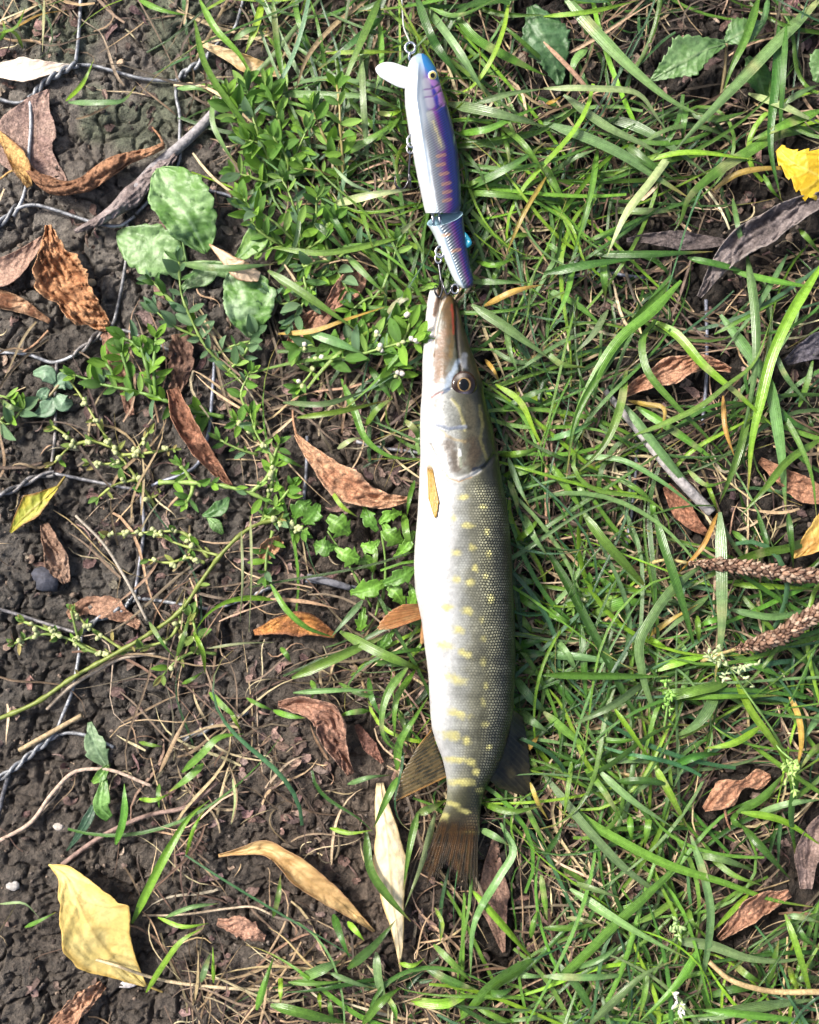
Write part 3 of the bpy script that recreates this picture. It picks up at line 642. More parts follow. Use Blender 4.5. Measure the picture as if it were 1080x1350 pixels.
stick('broken_stick', 'broken pale grey dry stem among the grass right of pike', 'stem', [(798, 515, 10), (835, 560, 12), (880, 615, 13), (938, 676, 10)], [4, 6, 7, 7], (0.34, 0.32, 0.31))
stick('thin_grey_stick', 'thin straight grey stem leaning down to the big green stalk', 'stem', [(100, 680, 6), (135, 715, 10), (167, 765, 12), (194, 818, 8)], [1.8, 2, 2.2, 2], (0.42, 0.37, 0.30), mat='straw', k=6)
stick('dry_stick', 'short pale dry stick above the twisted wire end', 'stick', [(26, 989, 5), (60, 970, 6), (108, 943, 5)], [3.2, 3.4, 3], (0.50, 0.38, 0.22), mat='straw')
stick('bent_straw', 'long curved dry stem from the knotgrass stalk to the soil', 'stem', [(62, 935, 3), (85, 912, 5), (120, 888, 6), (160, 868, 6), (205, 862, 4)], [2.2, 2.6, 2.6, 2], (0.46, 0.38, 0.29), mat='straw')
stick('bent_straw', 'brown bent root running from yellow leaf up to the twig tangle', 'root', [(82, 1140, 3), (130, 1105, 5), (195, 1075, 6), (250, 1062, 6), (288, 1030, 4)], [3.2, 3, 3, 3, 2.5], (0.26, 0.18, 0.15), mat='twig', knob=0.8)
stick('bent_straw', 'long pale arching root above the nibbled green shoot', 'root', [(0, 1108, 2), (40, 1085, 4), (70, 1045, 5), (98, 1018, 5), (135, 1014, 5), (200, 1036, 4)], [2.6, 2.8, 2.6, 2.4, 2.2], (0.42, 0.32, 0.25), mat='twig')
stick('bent_straw', 'straight pale straw from the pale yellow leaf toward the grass', 'straw', [(116, 1262, 12), (150, 1272, 17), (205, 1290, 8), (290, 1302, 6), (372, 1306, 6)], [2.0, 2.2, 2.4, 2.2], (0.60, 0.48, 0.30), mat='straw', k=6)
stick('bent_straw', 'thin pale straw curving over the pinkish scrap', 'straw', [(188, 1207, 4), (240, 1206, 7), (300, 1198, 10), (335, 1196, 9), (362, 1208, 6)], [1.4, 1.6, 1.6, 1.4], (0.58, 0.46, 0.32), mat='straw', k=6)
stick('seedling_stalk', 'thick glossy golden straw along the lower rim of grass', 'straw', [(935, 1268, 18), (960, 1290, 22), (1000, 1304, 22), (1090, 1308, 18)], [3.2, 3.6, 3.8, 4], (0.55, 0.40, 0.20), mat='straw')
stick('dark_twig', 'short dark twig above the pike\'s pelvic fin', 'twig', [(405, 760, 4), (430, 766, 5), (462, 775, 4)], [4, 5, 4], (0.20, 0.20, 0.22))
stick('pale_straw', 'horizontal pale straw across the upper knotgrass by the lure', 'straw', [(836, 618 - 0, 6), (872, 640, 8), (905, 660, 6)], [1.6, 1.6, 1.4], (0.5, 0.4, 0.28), mat='straw', k=6) if False else None

# pebbles
def pebble(label, px, py, rx, ry, h, c, seed, name='pebble', flat=1.0):
    th = np.linspace(0, np.pi, 9); ph = np.linspace(0, 2 * np.pi, 14, endpoint=False)
    TH, PH = np.meshgrid(th, ph, indexing='ij')
    r = 0.5 + 1.0 * fbm(np.cos(PH) * np.sin(TH) * 1.6 + seed, np.sin(PH) * np.sin(TH) * 1.6 + np.cos(TH) * 1.3, seed, 3)
    X = px + rx * r * np.sin(TH) * np.cos(PH); Y = py + ry * r * np.sin(TH) * np.sin(PH)
    Z = ground_z(px, py) + 0.001 * h * (0.45 + r * np.cos(TH))
    tag(mk(name, W(X, Y, Z), grid_q(9, 14, True)[:, ::-1], c, None, M['stone']), label, 'stone')
pebble('dark bluish black stone beside the thin crumpled leaf', 60, 764, 19, 15, 6, (0.055, 0.058, 0.075), 3, 'dark_stone')
pebble('tiny tan pebble on the soil right of the upper wire', 159, 83, 5, 5, 3, (0.50, 0.36, 0.24), 4)
pebble('small tan pebble next to the rust brown curled leaf', 120, 373, 8, 6, 4, (0.48, 0.36, 0.22), 5)
pebble('small grey chip on bare soil near the yellow leaf stem', 17, 1168, 9, 7, 1.6, (0.42, 0.40, 0.38), 6, 'stone_chip')
pebble('white shell chip tucked under the pale yellow leaf tip', 168, 1295, 17, 8, 2, (0.62, 0.58, 0.56), 7, 'shell_chip')
pebble('tiny whitish shell scrap on soil by the long pale root', 77, 1090, 7, 5, 1.5, (0.5, 0.45, 0.4), 8, 'shell_chip')
pebble('small beige pebble near the dry grass in the soil corner', 70, 53, 5, 5, 3, (0.45, 0.38, 0.3), 9)

# ------------------------------------------------------------------ the pike and the lure
def body(rows, nr, nc, zc_fn, color_fn, disp_fn=None, y_warp=None, cap=(True, True), seg=None):
    R = np.array(rows, float)
    s = np.linspace(0, 1, nr)
    yk = R[:, 0]
    y = yk[0] + (yk[-1] - yk[0]) * s
    xl = np.interp(y, yk, R[:, 1]); xr = np.interp(y, yk, R[:, 2]); b = np.interp(y, yk, R[:, 3])
    k = max(3, int(nr / 60) | 1); ker = np.hanning(k + 2)[1:-1]; ker /= ker.sum()
    sm = lambda a: np.convolve(np.pad(a, k // 2, mode='reflect', reflect_type='odd'), ker, mode='valid')
    xl, xr, b = sm(xl), sm(xr), sm(b)
    cx = (xl + xr) / 2; a = np.maximum((xr - xl) / 2, 0.4)
    ph = np.linspace(np.pi, -np.pi, nc, endpoint=False)
    X = cx[:, None] + a[:, None] * np.cos(ph)[None]
    Zl = b[:, None] * np.sin(ph)[None]
    Y = y[:, None] + 0 * X
    if y_warp is not None: Y = Y + y_warp(X, Y, np.sin(ph)[None] + 0 * X, s[:, None])
    top = np.sin(ph)[None] + 0 * X
    f = (X - xl[:, None]) / (xr - xl)[:, None]
    C = color_fn(X, Y, f, top)
    if disp_fn is not None:
        dd = disp_fn(X, Y, f, top)                     # mm, along the outward normal
        nx = np.cos(ph)[None] / a[:, None]; nz = np.sin(ph)[None] / np.maximum(b[:, None], 1)
        nl = np.hypot(nx, nz)
        X = X + nx / nl * dd * 0.001 / S; Zl = Zl + nz / nl * dd * 0.001 / S
    zc = zc_fn(Y, b[:, None])
    V = W(X, Y, zc + Zl * S)
    arc = np.cumsum(np.hypot(np.diff(X, axis=1, prepend=X[:, :1]), np.diff(Zl, axis=1, prepend=Zl[:, :1])), axis=1)
    UV = np.stack([arc, Y], -1)
    V = V.reshape(-1, 3); C = C.reshape(len(V), -1); UV = UV.reshape(-1, 2)
    Q = grid_q(nr, nc, True)
    n = len(V); extra = []
    Vx = [V]; Cx = [C]; Ux = [UV]; Qx = [Q]
    for flag, row in ((cap[0], 0), (cap[1], nr - 1)):
        if not flag: continue
        ring = V[row * nc:(row + 1) * nc]; c = ring.mean(0)
        Vx.append(c + (ring - c) * 0.02); Cx.append(C[row * nc:(row + 1) * nc]); Ux.append(UV[row * nc:(row + 1) * nc])
        j = np.arange(nc); j2 = (j + 1) % nc
        q = np.stack([row * nc + j, row * nc + j2, n + j2, n + j], 1)
        Qx.append(q if row else q[:, ::-1]); n += nc
    return np.concatenate(Vx), np.concatenate(Qx), np.concatenate(Cx), np.concatenate(Ux)

PIKE_Z = 0.010
def pike_zc(Y, b): return PIKE_Z + b * S
def pike_top(px, py):
    """height of the pike's upper side"""
    xl = np.interp(py, PIKE[:, 0], PIKE[:, 1]); xr = np.interp(py, PIKE[:, 0], PIKE[:, 2]); b = np.interp(py, PIKE[:, 0], PIKE[:, 3])
    q = np.clip((px - (xl + xr) / 2) / ((xr - xl) / 2), -1, 1)
    return PIKE_Z + b * S * (1 + np.sqrt(1 - q * q))

SPOTS = [(611, 656, 9, 4, 0), (636, 668, 5, 3, 0), (596, 683, 5, 5, 0), (616, 692, 8, 4, 0), (624, 722, 5, 5, 0), (601, 729, 6, 5, 0), (627, 749, 4, 5, 0), (601, 764, 6, 5, 0),
    (620, 768, 6, 4.5, 0), (645, 731, 4, 6, 0), (648, 788, 4, 6, 0), (589, 801, 9, 6, 0), (616, 806, 7, 5, 0.2), (635, 817, 4, 5, 0), (605, 831, 8, 5, 0.2), (637, 842, 4, 5, 0),
    (586, 851, 11, 6, 0.1), (613, 862, 8, 5, 0.3), (637, 875, 4, 6, 0), (600, 895, 14, 6, 0.3), (637, 926, 4, 6, 0), (604, 941, 15, 6, 0.25), (595, 970, 12, 7, 0.15),
    (615, 976, 6, 6, 0), (604, 1002, 17, 4.5, 0.05), (621, 1006, 6, 5, 0), (608, 1031, 20, 4.5, 0.05), (597, 1060, 9, 3.5, 0.2), (613, 1070, 9, 3.5, 0.2), (587, 1077, 6, 6, 0), (612, 1097, 17, 2.5, 0),
    (642, 700, 3, 5, 0), (640, 760, 3, 5, 0), (641, 905, 3, 5, 0), (640, 955, 4, 4, 0), (645, 985, 4, 4, 0), (628, 1018, 5, 4, 0), (632, 1042, 5, 4, 0)]
# head markings: polyline, radius, colour, strength
MARKS = [([(574, 380), (571, 410), (567, 440)], 4.5, (0.70, 0.66, 0.62), 0.9),                 # pale rim of the lower jaw
    ([(580, 380), (577, 395), (572, 415)], 3.5, (0.20, 0.11, 0.06), 0.9),                       # inside of the lower jaw
    ([(588, 392), (580, 408), (574, 430), (570, 455), (568, 472)], 2.0, (0.75, 0.66, 0.55), 0.9),
    ([(594, 400), (590, 425), (584, 455), (582, 490)], 10, (0.13, 0.075, 0.026), 0.9),
    ([(585, 440), (578, 470), (578, 500)], 7, (0.19, 0.10, 0.05), 0.75),
    ([(597, 430), (595, 470)], 3, (0.22, 0.14, 0.04), 0.6),
    ([(596, 402), (597, 420), (598, 440)], 2.2, (0.36, 0.05, 0.025), 0.85),
    ([(601, 398), (603, 440), (605, 470), (608, 490)], 2.2, (0.03, 0.02, 0.015), 0.9),
    ([(612, 440), (618, 475), (630, 500)], 8, (0.05, 0.042, 0.02), 0.8),
    ([(612, 468), (613, 484)], 4.0, (0.28, 0.3, 0.34), 0.6),
    ([(603, 478), (595, 495), (588, 512)], 4.5, (0.40, 0.50, 0.62), 0.75),
    ([(584, 518), (592, 513)], 2.4, (0.06, 0.09, 0.16), 0.9),
    ([(568, 524), (576, 519), (583, 517)], 1.6, (0.35, 0.12, 0.10), 0.8),
    ([(582, 530), (586, 545), (590, 558)], 12, (0.22, 0.24, 0.23), 0.8),
    ([(600, 540), (598, 556)], 8, (0.20, 0.21, 0.19), 0.75),
    ([(618, 535), (622, 560), (622, 575)], 10, (0.085, 0.075, 0.045), 0.8),
    ([(596, 526), (605, 538), (610, 555), (613, 567)], 2.4, (0.40, 0.37, 0.16), 0.7),
    ([(576, 560), (592, 565), (613, 563)], 3.0, (0.24, 0.28, 0.38), 0.7),
    ([(580, 566), (588, 574), (600, 580), (613, 582)], 2.2, (0.50, 0.38, 0.18), 0.6),
    ([(592, 585), (598, 600), (604, 618)], 10, (0.085, 0.06, 0.038), 0.85),
    ([(606, 600), (608, 615)], 2.6, (0.34, 0.38, 0.28), 0.6),
    ([(606, 593), (607, 600)], 2.0, (0.75, 0.78, 0.80), 0.9),
    ([(624, 585), (626, 600), (622, 614)], 11, (0.065, 0.045, 0.026), 0.8),
    ([(632, 535), (636, 560), (633, 580), (642, 606)], 2.4, (0.22, 0.20, 0.065), 0.5),
    ([(567, 586), (575, 602), (583, 618)], 1.8, (0.30, 0.28, 0.22), 0.8),
    ([(583, 619), (590, 629), (602, 633), (620, 627), (632, 620)], 4.0, (0.80, 0.78, 0.72), 0.9),
    ([(586, 622), (592, 631), (605, 635), (622, 629)], 1.3, (0.42, 0.24, 0.09), 0.8),
    ([(624, 619), (632, 616), (641, 612)], 3.0, (0.02, 0.025, 0.04), 0.95),
    ([(575, 535), (576, 536)], 2.0, (0.3, 0.28, 0.26), 0.8), ([(567, 585), (568, 585)], 1.8, (0.2, 0.2, 0.2), 0.8)]
DENTS = [([(589, 391), (580, 408), (574, 430), (570, 455), (568, 474)], 2.6, -1.9), ([(583, 384), (579, 400), (575, 414)], 3.5, -3.2), ([(601, 396), (603, 440), (606, 478), (608, 490)], 2.6, -1.2),
    ([(594, 420), (588, 470), (585, 500)], 8, 1.0), ([(613, 507), (613, 508)], 17, -1.4), ([(566, 525), (583, 517), (594, 512)], 2.2, -0.9),
    ([(585, 622), (592, 632), (606, 636), (625, 627), (641, 615), (652, 600)], 2.6, -1.3), ([(590, 612), (602, 622), (622, 612)], 10, 1.0),
    ([(576, 563), (592, 568), (613, 566), (622, 566)], 2.2, -0.7), ([(596, 526), (605, 538), (610, 555)], 2.4, 0.5), ([(585, 545), (600, 550)], 12, 0.5),
    ([(567, 586), (575, 602), (584, 620)], 2.0, -0.7), ([(606, 585), (606, 612)], 2, 0.4), ([(613, 485), (596, 495)], 4, 0.5)]

def pike_color(X, Y, f, top):
    wob = (fbm(X / 14, Y / 14, 71, 3) - 0.5)
    g_ = f + 0.12 * wob
    back = np.where(top < 0, 0.55 + 0.45 * np.sign(f - 0.5) * np.sqrt(np.abs(f - 0.5) * 2), 0)
    belly = np.interp(Y, [380, 520, 640, 800, 870, 950, 1000, 1030, 1110], [0.10, 0.20, 0.30, 0.27, 0.17, 0.06, -0.03, -0.2, -0.35])
    q = (g_ - belly) / (1 - belly)
    ks = [-0.6, -0.08, 0.08, 0.25, 0.42, 0.60, 0.78, 0.92, 1.05]
    cr = [0.50, 0.46, 0.36, 0.200, 0.112, 0.060, 0.022, 0.010, 0.006]
    cg = [0.50, 0.46, 0.37, 0.208, 0.112, 0.059, 0.022, 0.010, 0.006]
    cb = [0.49, 0.46, 0.37, 0.192, 0.084, 0.038, 0.016, 0.008, 0.005]
    C = np.stack([np.interp(q, ks, k_) for k_ in (cr, cg, cb)], -1)
    C = C * (1 + 0.35 * (fbm(X / 9, Y / 22, 77, 3) - 0.5))[..., None]
    bar = (fbm(X / 60, Y / 11, 83, 2) - 0.5) * sstep(0.1, 0.3, q)
    C = C * (1 - 0.7 * bar)[..., None]
    tail = sstep(1015, 1060, Y)[..., None]
    C = C * (1 - tail * 0.45 * np.array([0.8, 0.85, 1.25]))
    tl2 = sstep(1058, 1090, Y)[..., None]
    C = C * (1 - tl2) + np.array((0.040, 0.030, 0.016)) * tl2
    upper = (top > 0)
    for (sx, sy, rx, ry, tl) in SPOTS:
        dx = X - sx; dy = Y - sy - tl * dx
        d = np.sqrt((dx / rx) ** 2 + (dy / ry) ** 2) + 1.3 * (fbm(X / 5, Y / 5, 90, 3) - 0.5)
        k_ = (1 - sstep(0.2, 1.5, d)) * upper * (0.8 if sx < 632 else 0.35) * (0.6 + 0.8 * fbm(X / 7, Y / 7, 58, 2)).clip(0, 1)
        C = C * (1 - k_[..., None]) + np.array((0.38, 0.35, 0.12)) * k_[..., None]
    head = (Y < 650)
    # brownish snout
    sn = sstep(470, 400, Y)[..., None] * sstep(0.35, 0.6, f)[..., None] * 0.8
    C = C * (1 - sn) + np.array((0.075, 0.05, 0.024)) * sn
    for poly, r, c, st in MARKS:
        d = pdist(X, Y, poly) + r * 1.3 * (fbm(X / 6, Y / 6, 95, 4) - 0.5)
        k_ = (1 - sstep(r * 0.25, r * 1.35, d)) * upper * st * (0.75 + 0.5 * fbm(X / 4, Y / 4, 96, 2)).clip(0, 1)
        C = C * (1 - k_[..., None]) + np.array(c) * 0.72 * k_[..., None]
    gran = (fbm(X / 1.6, Y / 1.6, 99, 2) - 0.5) * sstep(515, 530, Y) * sstep(628, 610, Y) * sstep(0.2, 0.35, f)
    C = C * (1 + 0.8 * gran)[..., None]
    ml = np.clip(sstep(0.10, 0.5, q) * 0.10 + sstep(0.60, 0.80, g_) * 0.90, 0, 1) * sstep(618, 650, Y + 22 * (0.5 - f)) * (1 - 0.6 * sstep(1000, 1060, Y))
    ml = ml * (1 - 0.5 * sstep(0.93, 1.0, g_))
    return np.concatenate([np.clip(C, 0.005, 0.9), ml[..., None]], -1)

def pike_disp(X, Y, f, top):
    D = np.zeros(X.shape)
    for poly, r, dep in DENTS:
        D += dep * np.exp(-(pdist(X, Y, poly) / r) ** 2)
    D += (fbm(X / 30, Y / 40, 88, 2) - 0.5) * 1.0
    return D * (top > -0.2)

pike = thing('pike', W(612, 780, PIKE_Z), 'olive spotted pike lying on its side in the grass', 'fish')
V, Q, C, UV = body(PIKE, 640, 190, pike_zc, pike_color, pike_disp)
mk('body', V, Q[:, ::-1], C, UV, M['pike'], pike)

def dome(cx, cy, z0, rx, ry, h, colfn, nr=18, nc=40, tiltx=0.0, tilty=0.0):
    r = np.linspace(0.02, 1, nr); a = np.linspace(0, 2 * np.pi, nc, endpoint=False)
    Rr, A = np.meshgrid(r, a, indexing='ij')
    X = cx + rx * Rr * np.cos(A); Y = cy + ry * Rr * np.sin(A)
    Z = z0 + h * S * np.sqrt(np.maximum(1 - Rr ** 2, 0)) + (X - cx) * S * tiltx + (Y - cy) * S * tilty
    return W(X, Y, Z), grid_q(nr, nc, True), colfn(Rr, A).reshape(-1, 3)

def iris_col(Rr, A):
    c = np.zeros(Rr.shape + (3,))
    c[:] = (0.014, 0.007, 0.004)
    n = fbm(A * 3, Rr * 6, 5, 3)[..., None]
    c = c * (0.4 + 1.3 * n)
    glint = (np.exp(-((A - 4.3) / 0.5) ** 2) * sstep(0.45, 0.6, Rr) * (1 - sstep(0.8, 0.95, Rr)))[..., None]  # pale reflection at the upper left, painted into the iris colour
    c = c * (1 - glint * 0.8) + np.array((0.34, 0.3, 0.26)) * glint * 0.8
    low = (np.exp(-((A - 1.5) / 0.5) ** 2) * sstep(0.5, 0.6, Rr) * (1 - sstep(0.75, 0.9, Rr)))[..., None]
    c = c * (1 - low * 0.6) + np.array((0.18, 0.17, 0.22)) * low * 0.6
    gold = np.exp(-((Rr - 0.46) / 0.05) ** 2)[..., None]
    c = c * (1 - gold) + np.array((0.36, 0.23, 0.09)) * gold
    rim = sstep(0.86, 1.0, Rr)[..., None]
    return c * (1 - rim) + np.array((0.05, 0.02, 0.015)) * rim
ez = float(pike_top(612, 507)) - 0.0006
V, Q, C = dome(612, 507, ez - 0.0012, 17, 17.5, 6.5, iris_col, tiltx=-0.25)
eye = mk('eye', V, Q, C, None, M['eye'], pike)
V, Q, C = dome(611.5, 507, ez + 0.0022, 6.2, 8.0, 1.6, lambda r, a: np.full(r.shape + (3,), 0.006), nr=8, tiltx=-0.25)
mk('pupil', V, Q, C, None, M['eye'], eye)

def fin(name, root, tip, rays, c_ray, c_mem, c_edge, z_root, z_tip, ragged=0.1, mem_alpha=0.6, nrow=22, seed=1, bulge=2.0, parent=None, spots=None, ray_mm=0.35, fade=0.0):
    """root / tip: polylines of pixels joined by rays"""
    nv = rays * 4 + 1
    A = smooth(np.array(root, float), nv); B = smooth(np.array(tip, float), nv)
    v = np.linspace(0, 1, nv); u = np.linspace(0, 1, nrow)
    ph = np.abs(np.sin(np.pi * rays * v))                      # 0 on a ray, 1 between
    rg = 1 - ragged * (ph ** 2) * 0.7 - ragged * fbm(np.floor(v * rays + 0.5) * 1.7, 0 * v + seed, seed, 2)
    ray = 1 - ph
    uu = u[:, None] * rg[None]
    P = A[None, :, :2] * (1 - uu[..., None]) + B[None, :, :2] * uu[..., None]
    zr = z_root(P[..., 0], P[..., 1]) if callable(z_root) else z_root
    zt = z_tip(P[..., 0], P[..., 1]) if callable(z_tip) else z_tip
    Z = zr * (1 - uu) + zt * uu + bulge * 0.001 * np.sin(np.pi * uu * 0.8) + ray_mm * 0.001 * ray[None] * (1 - 0.4 * uu)
    f = sstep(0.35, 0.9, ray)[None, :, None] * (0.25 + 1.1 * fbm(np.floor(v * rays + 0.5)[None] * 3.7 + 0 * uu, uu * 4, seed + 31, 2))[..., None].clip(0, 1)
    n = (0.65 * fbm(v[None] * rays * 0.8 + 0 * uu, uu * 2.5, seed + 3, 3) + 0.35 * fbm(P[..., 0] / 8, P[..., 1] / 8, seed + 5, 2))[..., None]
    mem = np.array(c_mem[0]) * (1 - sstep(0.4, 0.6, n)) + np.array(c_mem[1]) * sstep(0.4, 0.6, n)
    C = mem * (1 - f) + np.array(c_ray) * f
    e = sstep(0.06, 0.0, np.minimum(v, 1 - v))[None, :, None]
    C = C * (1 - e) + np.array(c_edge) * e
    al = mem_alpha + (1 - mem_alpha) * f
    al = np.maximum(al, e)
    if fade: al = al * sstep(0.0, fade, uu[..., None])
    o = mk(name, W(P[..., 0], P[..., 1], Z), grid_q(nrow, nv), np.concatenate([C, al], -1).reshape(-1, 4), None, M['fin'], parent or pike, 0.0004)
    return o
topz = lambda off: (lambda x, y: pike_top(x, y) + off)
fin('pectoral_fin', [(563, 612), (566, 609), (569, 612)], [(565, 658), (575, 685), (579, 664)], 6, (0.33, 0.15, 0.010), ((0.42, 0.24, 0.015), (0.44, 0.28, 0.035)), (0.40, 0.21, 0.015), topz(0.0003), topz(0.0008), 0.04, 0.95, bulge=0.3, seed=2, fade=0.25)
fin('pelvic_fin', [(556, 796), (559, 804), (558, 815)], [(530, 797), (508, 810), (497, 830), (515, 830)], 9, (0.40, 0.17, 0.07), ((0.42, 0.19, 0.065), (0.46, 0.27, 0.11)), (0.44, 0.17, 0.08), 0.021, 0.026, 0.05, 0.72, seed=3, bulge=3.0)
fin('pelvic_fin', [(556, 818), (558, 828), (558, 834)], [(554, 842), (556, 850), (559, 848)], 4, (0.50, 0.27, 0.12), ((0.5, 0.27, 0.1), (0.5, 0.3, 0.12)), (0.5, 0.2, 0.1), 0.017, 0.014, 0.03, 0.95, seed=4, bulge=0.5)
fin('anal_fin', [(569, 962), (576, 985), (590, 1024)], [(550, 985), (528, 1022), (519, 1058)], 13, (0.13, 0.085, 0.03), ((0.045, 0.042, 0.025), (0.13, 0.10, 0.045)), (0.34, 0.18, 0.05), 0.022, 0.024, 0.05, 0.78, seed=5, bulge=2.0)
fin('dorsal_fin', [(676, 935), (668, 978), (642, 1026)], [(690, 946), (700, 1010), (698, 1048), (660, 1040)], 15, (0.028, 0.026, 0.014), ((0.014, 0.013, 0.008), (0.04, 0.034, 0.016)), (0.06, 0.05, 0.03), 0.020, 0.013, 0.05, 0.9, seed=6, bulge=-1.0)
fin('tail_fin', [(584, 1074), (594, 1076), (606, 1077), (618, 1076), (630, 1074)], [(545, 1166), (566, 1172), (588, 1150), (606, 1186), (630, 1190)], 21, (0.045, 0.032, 0.016), ((0.018, 0.015, 0.008), (0.085, 0.040, 0.010)), (0.035, 0.027, 0.014), topz(0.0006), 0.0125, 0.24, 0.62, nrow=46, seed=7, bulge=0.6, fade=0.3)

# ---- the lure
LZ = 0.024
lure = thing('fishing_lure', W(575, 225, LZ - 0.009), 'jointed blue and silver minnow lure hooked in the pike\'s mouth', 'lure')
def lure_color(X, Y, f, top):
    wob = (fbm(X / 9, Y / 12, 41, 3) - 0.5)
    q = f + 0.05 * wob + np.interp(Y, [70, 120, 200, 300, 380], [0.02, 0.0, 0.0, -0.02, -0.05])
    ks = [0.0, 0.22, 0.27, 0.32, 0.50, 0.60, 0.67, 0.74, 0.81, 1.0]
    cr = [0.50, 0.50, 0.26, 0.145, 0.135, 0.17, 0.17, 0.055, 0.010, 0.007]
    cg = [0.52, 0.52, 0.32, 0.19, 0.16, 0.095, 0.035, 0.022, 0.022, 0.015]
    cb = [0.54, 0.54, 0.40, 0.235, 0.21, 0.24, 0.22, 0.22, 0.22, 0.10]
    C = np.stack([np.interp(q, ks, k_) for k_ in (cr, cg, cb)], -1)
    r2 = (Y > 288)[..., None]                               # rear section is greener silver and violet
    C = np.where(r2, C * np.array((0.92, 1.0, 1.0)), C)
    hd = sstep(104, 78, Y + 40 * (0.5 - f))[..., None]
    C = C * (1 - hd) + np.where((f > 0.62)[..., None], np.array((0.02, 0.16, 0.40)), np.array((0.27, 0.38, 0.52))) * hd
    al = sstep(0.30, 0.38, q) * (1 - 0.7 * sstep(0.84, 0.92, q)) * sstep(140, 175, Y + 60 * (f - 0.5))
    def mark(poly, r, c, st):
        nonlocal C
        k_ = ((1 - sstep(r * 0.6, r * 1.2, pdist(X, Y, poly))) * (top > 0) * st)[..., None]
        C = C * (1 - k_) + np.array(c) * k_
    mark([(568, 105), (576, 112), (582, 125), (583, 136)], 5, (0.42, 0.18, 0.44), 0.7)
    mark([(562, 108), (564, 122), (568, 138)], 6, (0.26, 0.28, 0.30), 0.7)
    for pl in ([(560, 118), (570, 117), (578, 112)], [(561, 128), (572, 127), (581, 119)], [(566, 146), (576, 145), (583, 139)]): mark(pl, 1.2, (0.16, 0.10, 0.22), 0.85)
    mark([(567, 150), (574, 172), (582, 194)], 5.5, (0.27, 0.29, 0.26), 0.75)
    mark([(571, 160), (578, 180), (582, 193)], 1.6, (0.70, 0.62, 0.30), 0.7)
    for (ox, oy) in ((582, 205), (582, 217), (586, 229), (589, 242), (590, 253), (590, 264), (588, 310), (602, 330)): mark([(ox - 5, oy + 1), (ox + 4, oy - 1)], 2.6, (0.60, 0.32, 0.16), 0.6)
    return np.concatenate([C, al[..., None]], -1)
def lure_disp(X, Y, f, top):
    D = np.zeros(X.shape)
    for pl, r, dp in (([(560, 119), (570, 118), (579, 112)], 1.5, -0.35), ([(561, 129), (572, 128), (582, 120)], 1.5, -0.35), ([(566, 147), (576, 146), (584, 139)], 1.8, -0.45),
                      ([(552, 84), (549, 130), (556, 180), (564, 240), (568, 280)], 2.0, 0.5)): D += dp * np.exp(-(pdist(X, Y, pl) / r) ** 2)
    return D * (top > 0)
def lure_zc(Y, b): return LZ + 0 * Y
V, Q, C, UV = body(LURE1, 260, 90, lure_zc, lure_color, lure_disp)
mk('front_body', V, Q[:, ::-1], C, UV, M['lure'], lure)
def warp2(X, Y, top, s):
    return (-14 * (X - 563) / 48 + 7.5 * top + 3) * np.clip(1 - s / 0.22, 0, 1)
V, Q, C, UV = body(LURE2, 150, 90, lure_zc, lure_color, None, warp2, cap=(False, True))
rear = mk('rear_body', V, Q[:, ::-1], C, UV, M['lure'], lure)
ring0 = V[:90]; cen = ring0.mean(0); rings = [ring0]
for sc_, dy in ((0.88, 0.0), (0.80, 4), (0.6, 9), (0.3, 12), (0.02, 13)):
    rr = cen + (ring0 - cen) * sc_; rr[:, 1] -= dy * S; rings.append(rr)
mk('socket_cup', np.concatenate(rings), grid_q(6, 90, True), (0.34, 0.54, 0.64, 0), np.zeros((540, 2)), M['lure'], rear)

# lip
outl = [(546, 92), (532, 88), (516, 83), (503, 84), (495, 91), (499, 99), (512, 108), (526, 115), (540, 118)]
o_ = smooth(np.array([(x, y) for x, y in outl], float), 40)
cc = np.array([(541, 104)])
ring_ = []
for k_ in np.linspace(0.03, 1, 10):
    q_ = cc + (o_ - cc) * k_; ring_.append(np.c_[q_, LZ + 0.0015 * k_ + 0.002 * np.clip((541 - q_[:, 0]) / 45, 0, 1) - 0.0012 * (k_ ** 4)])
ring_ = np.array(ring_)
mk('diving_lip', W(ring_[..., 0], ring_[..., 1], ring_[..., 2]), grid_q(10, 40), None, None, M['lip'], lure, 0.0016)

def eye_col(r, a):
    c = np.where((r < 0.5)[..., None], np.array((0.012, 0.012, 0.012)), np.array((0.62, 0.50, 0.16)))
    return np.where((r > 0.86)[..., None], np.array((0.75, 0.78, 0.8)), c)
V, Q, C = dome(570.5, 99.5, LZ + 0.0052, 6, 6.5, 3.2, eye_col, tiltx=-0.5)
mk('eye', V, Q, C, None, M['eye'], lure)

def loop_pts(cx, cy, r, z, n=26, tilt=0.0, ry=None):
    a = np.linspace(0, 2 * np.pi, n)
    return W(cx + r * np.cos(a), cy + (ry or r) * np.sin(a), z + np.sin(a) * tilt * S * r)
mk('tow_ring', *tube(loop_pts(541, 63, 6.6, LZ + 0.002, ry=7), 1.9 * S, 8), (0.75, 0.76, 0.78), None, M['steel'], lure)
mk('tow_wire', *tube(smooth(np.array([W(541, 69, LZ + 0.003), W(539, 76, LZ + 0.002), W(545, 84, LZ)]), 8), 1.8 * S, 8), (0.7, 0.72, 0.74), None, M['steel'], lure)
def hanger(cx, cy, r):
    h = mk('split_ring', *tube(loop_pts(cx, cy, r, LZ + 0.003, ry=r * 1.35), 1.5 * S, 8), (0.62, 0.63, 0.65), None, M['steel'], lure)
    mk('split_ring', *tube(loop_pts(cx - 2, cy + r * 1.6, r * 0.75, LZ + 0.001, ry=r * 1.1), 1.4 * S, 8), (0.5, 0.5, 0.52), None, M['steel'], lure)
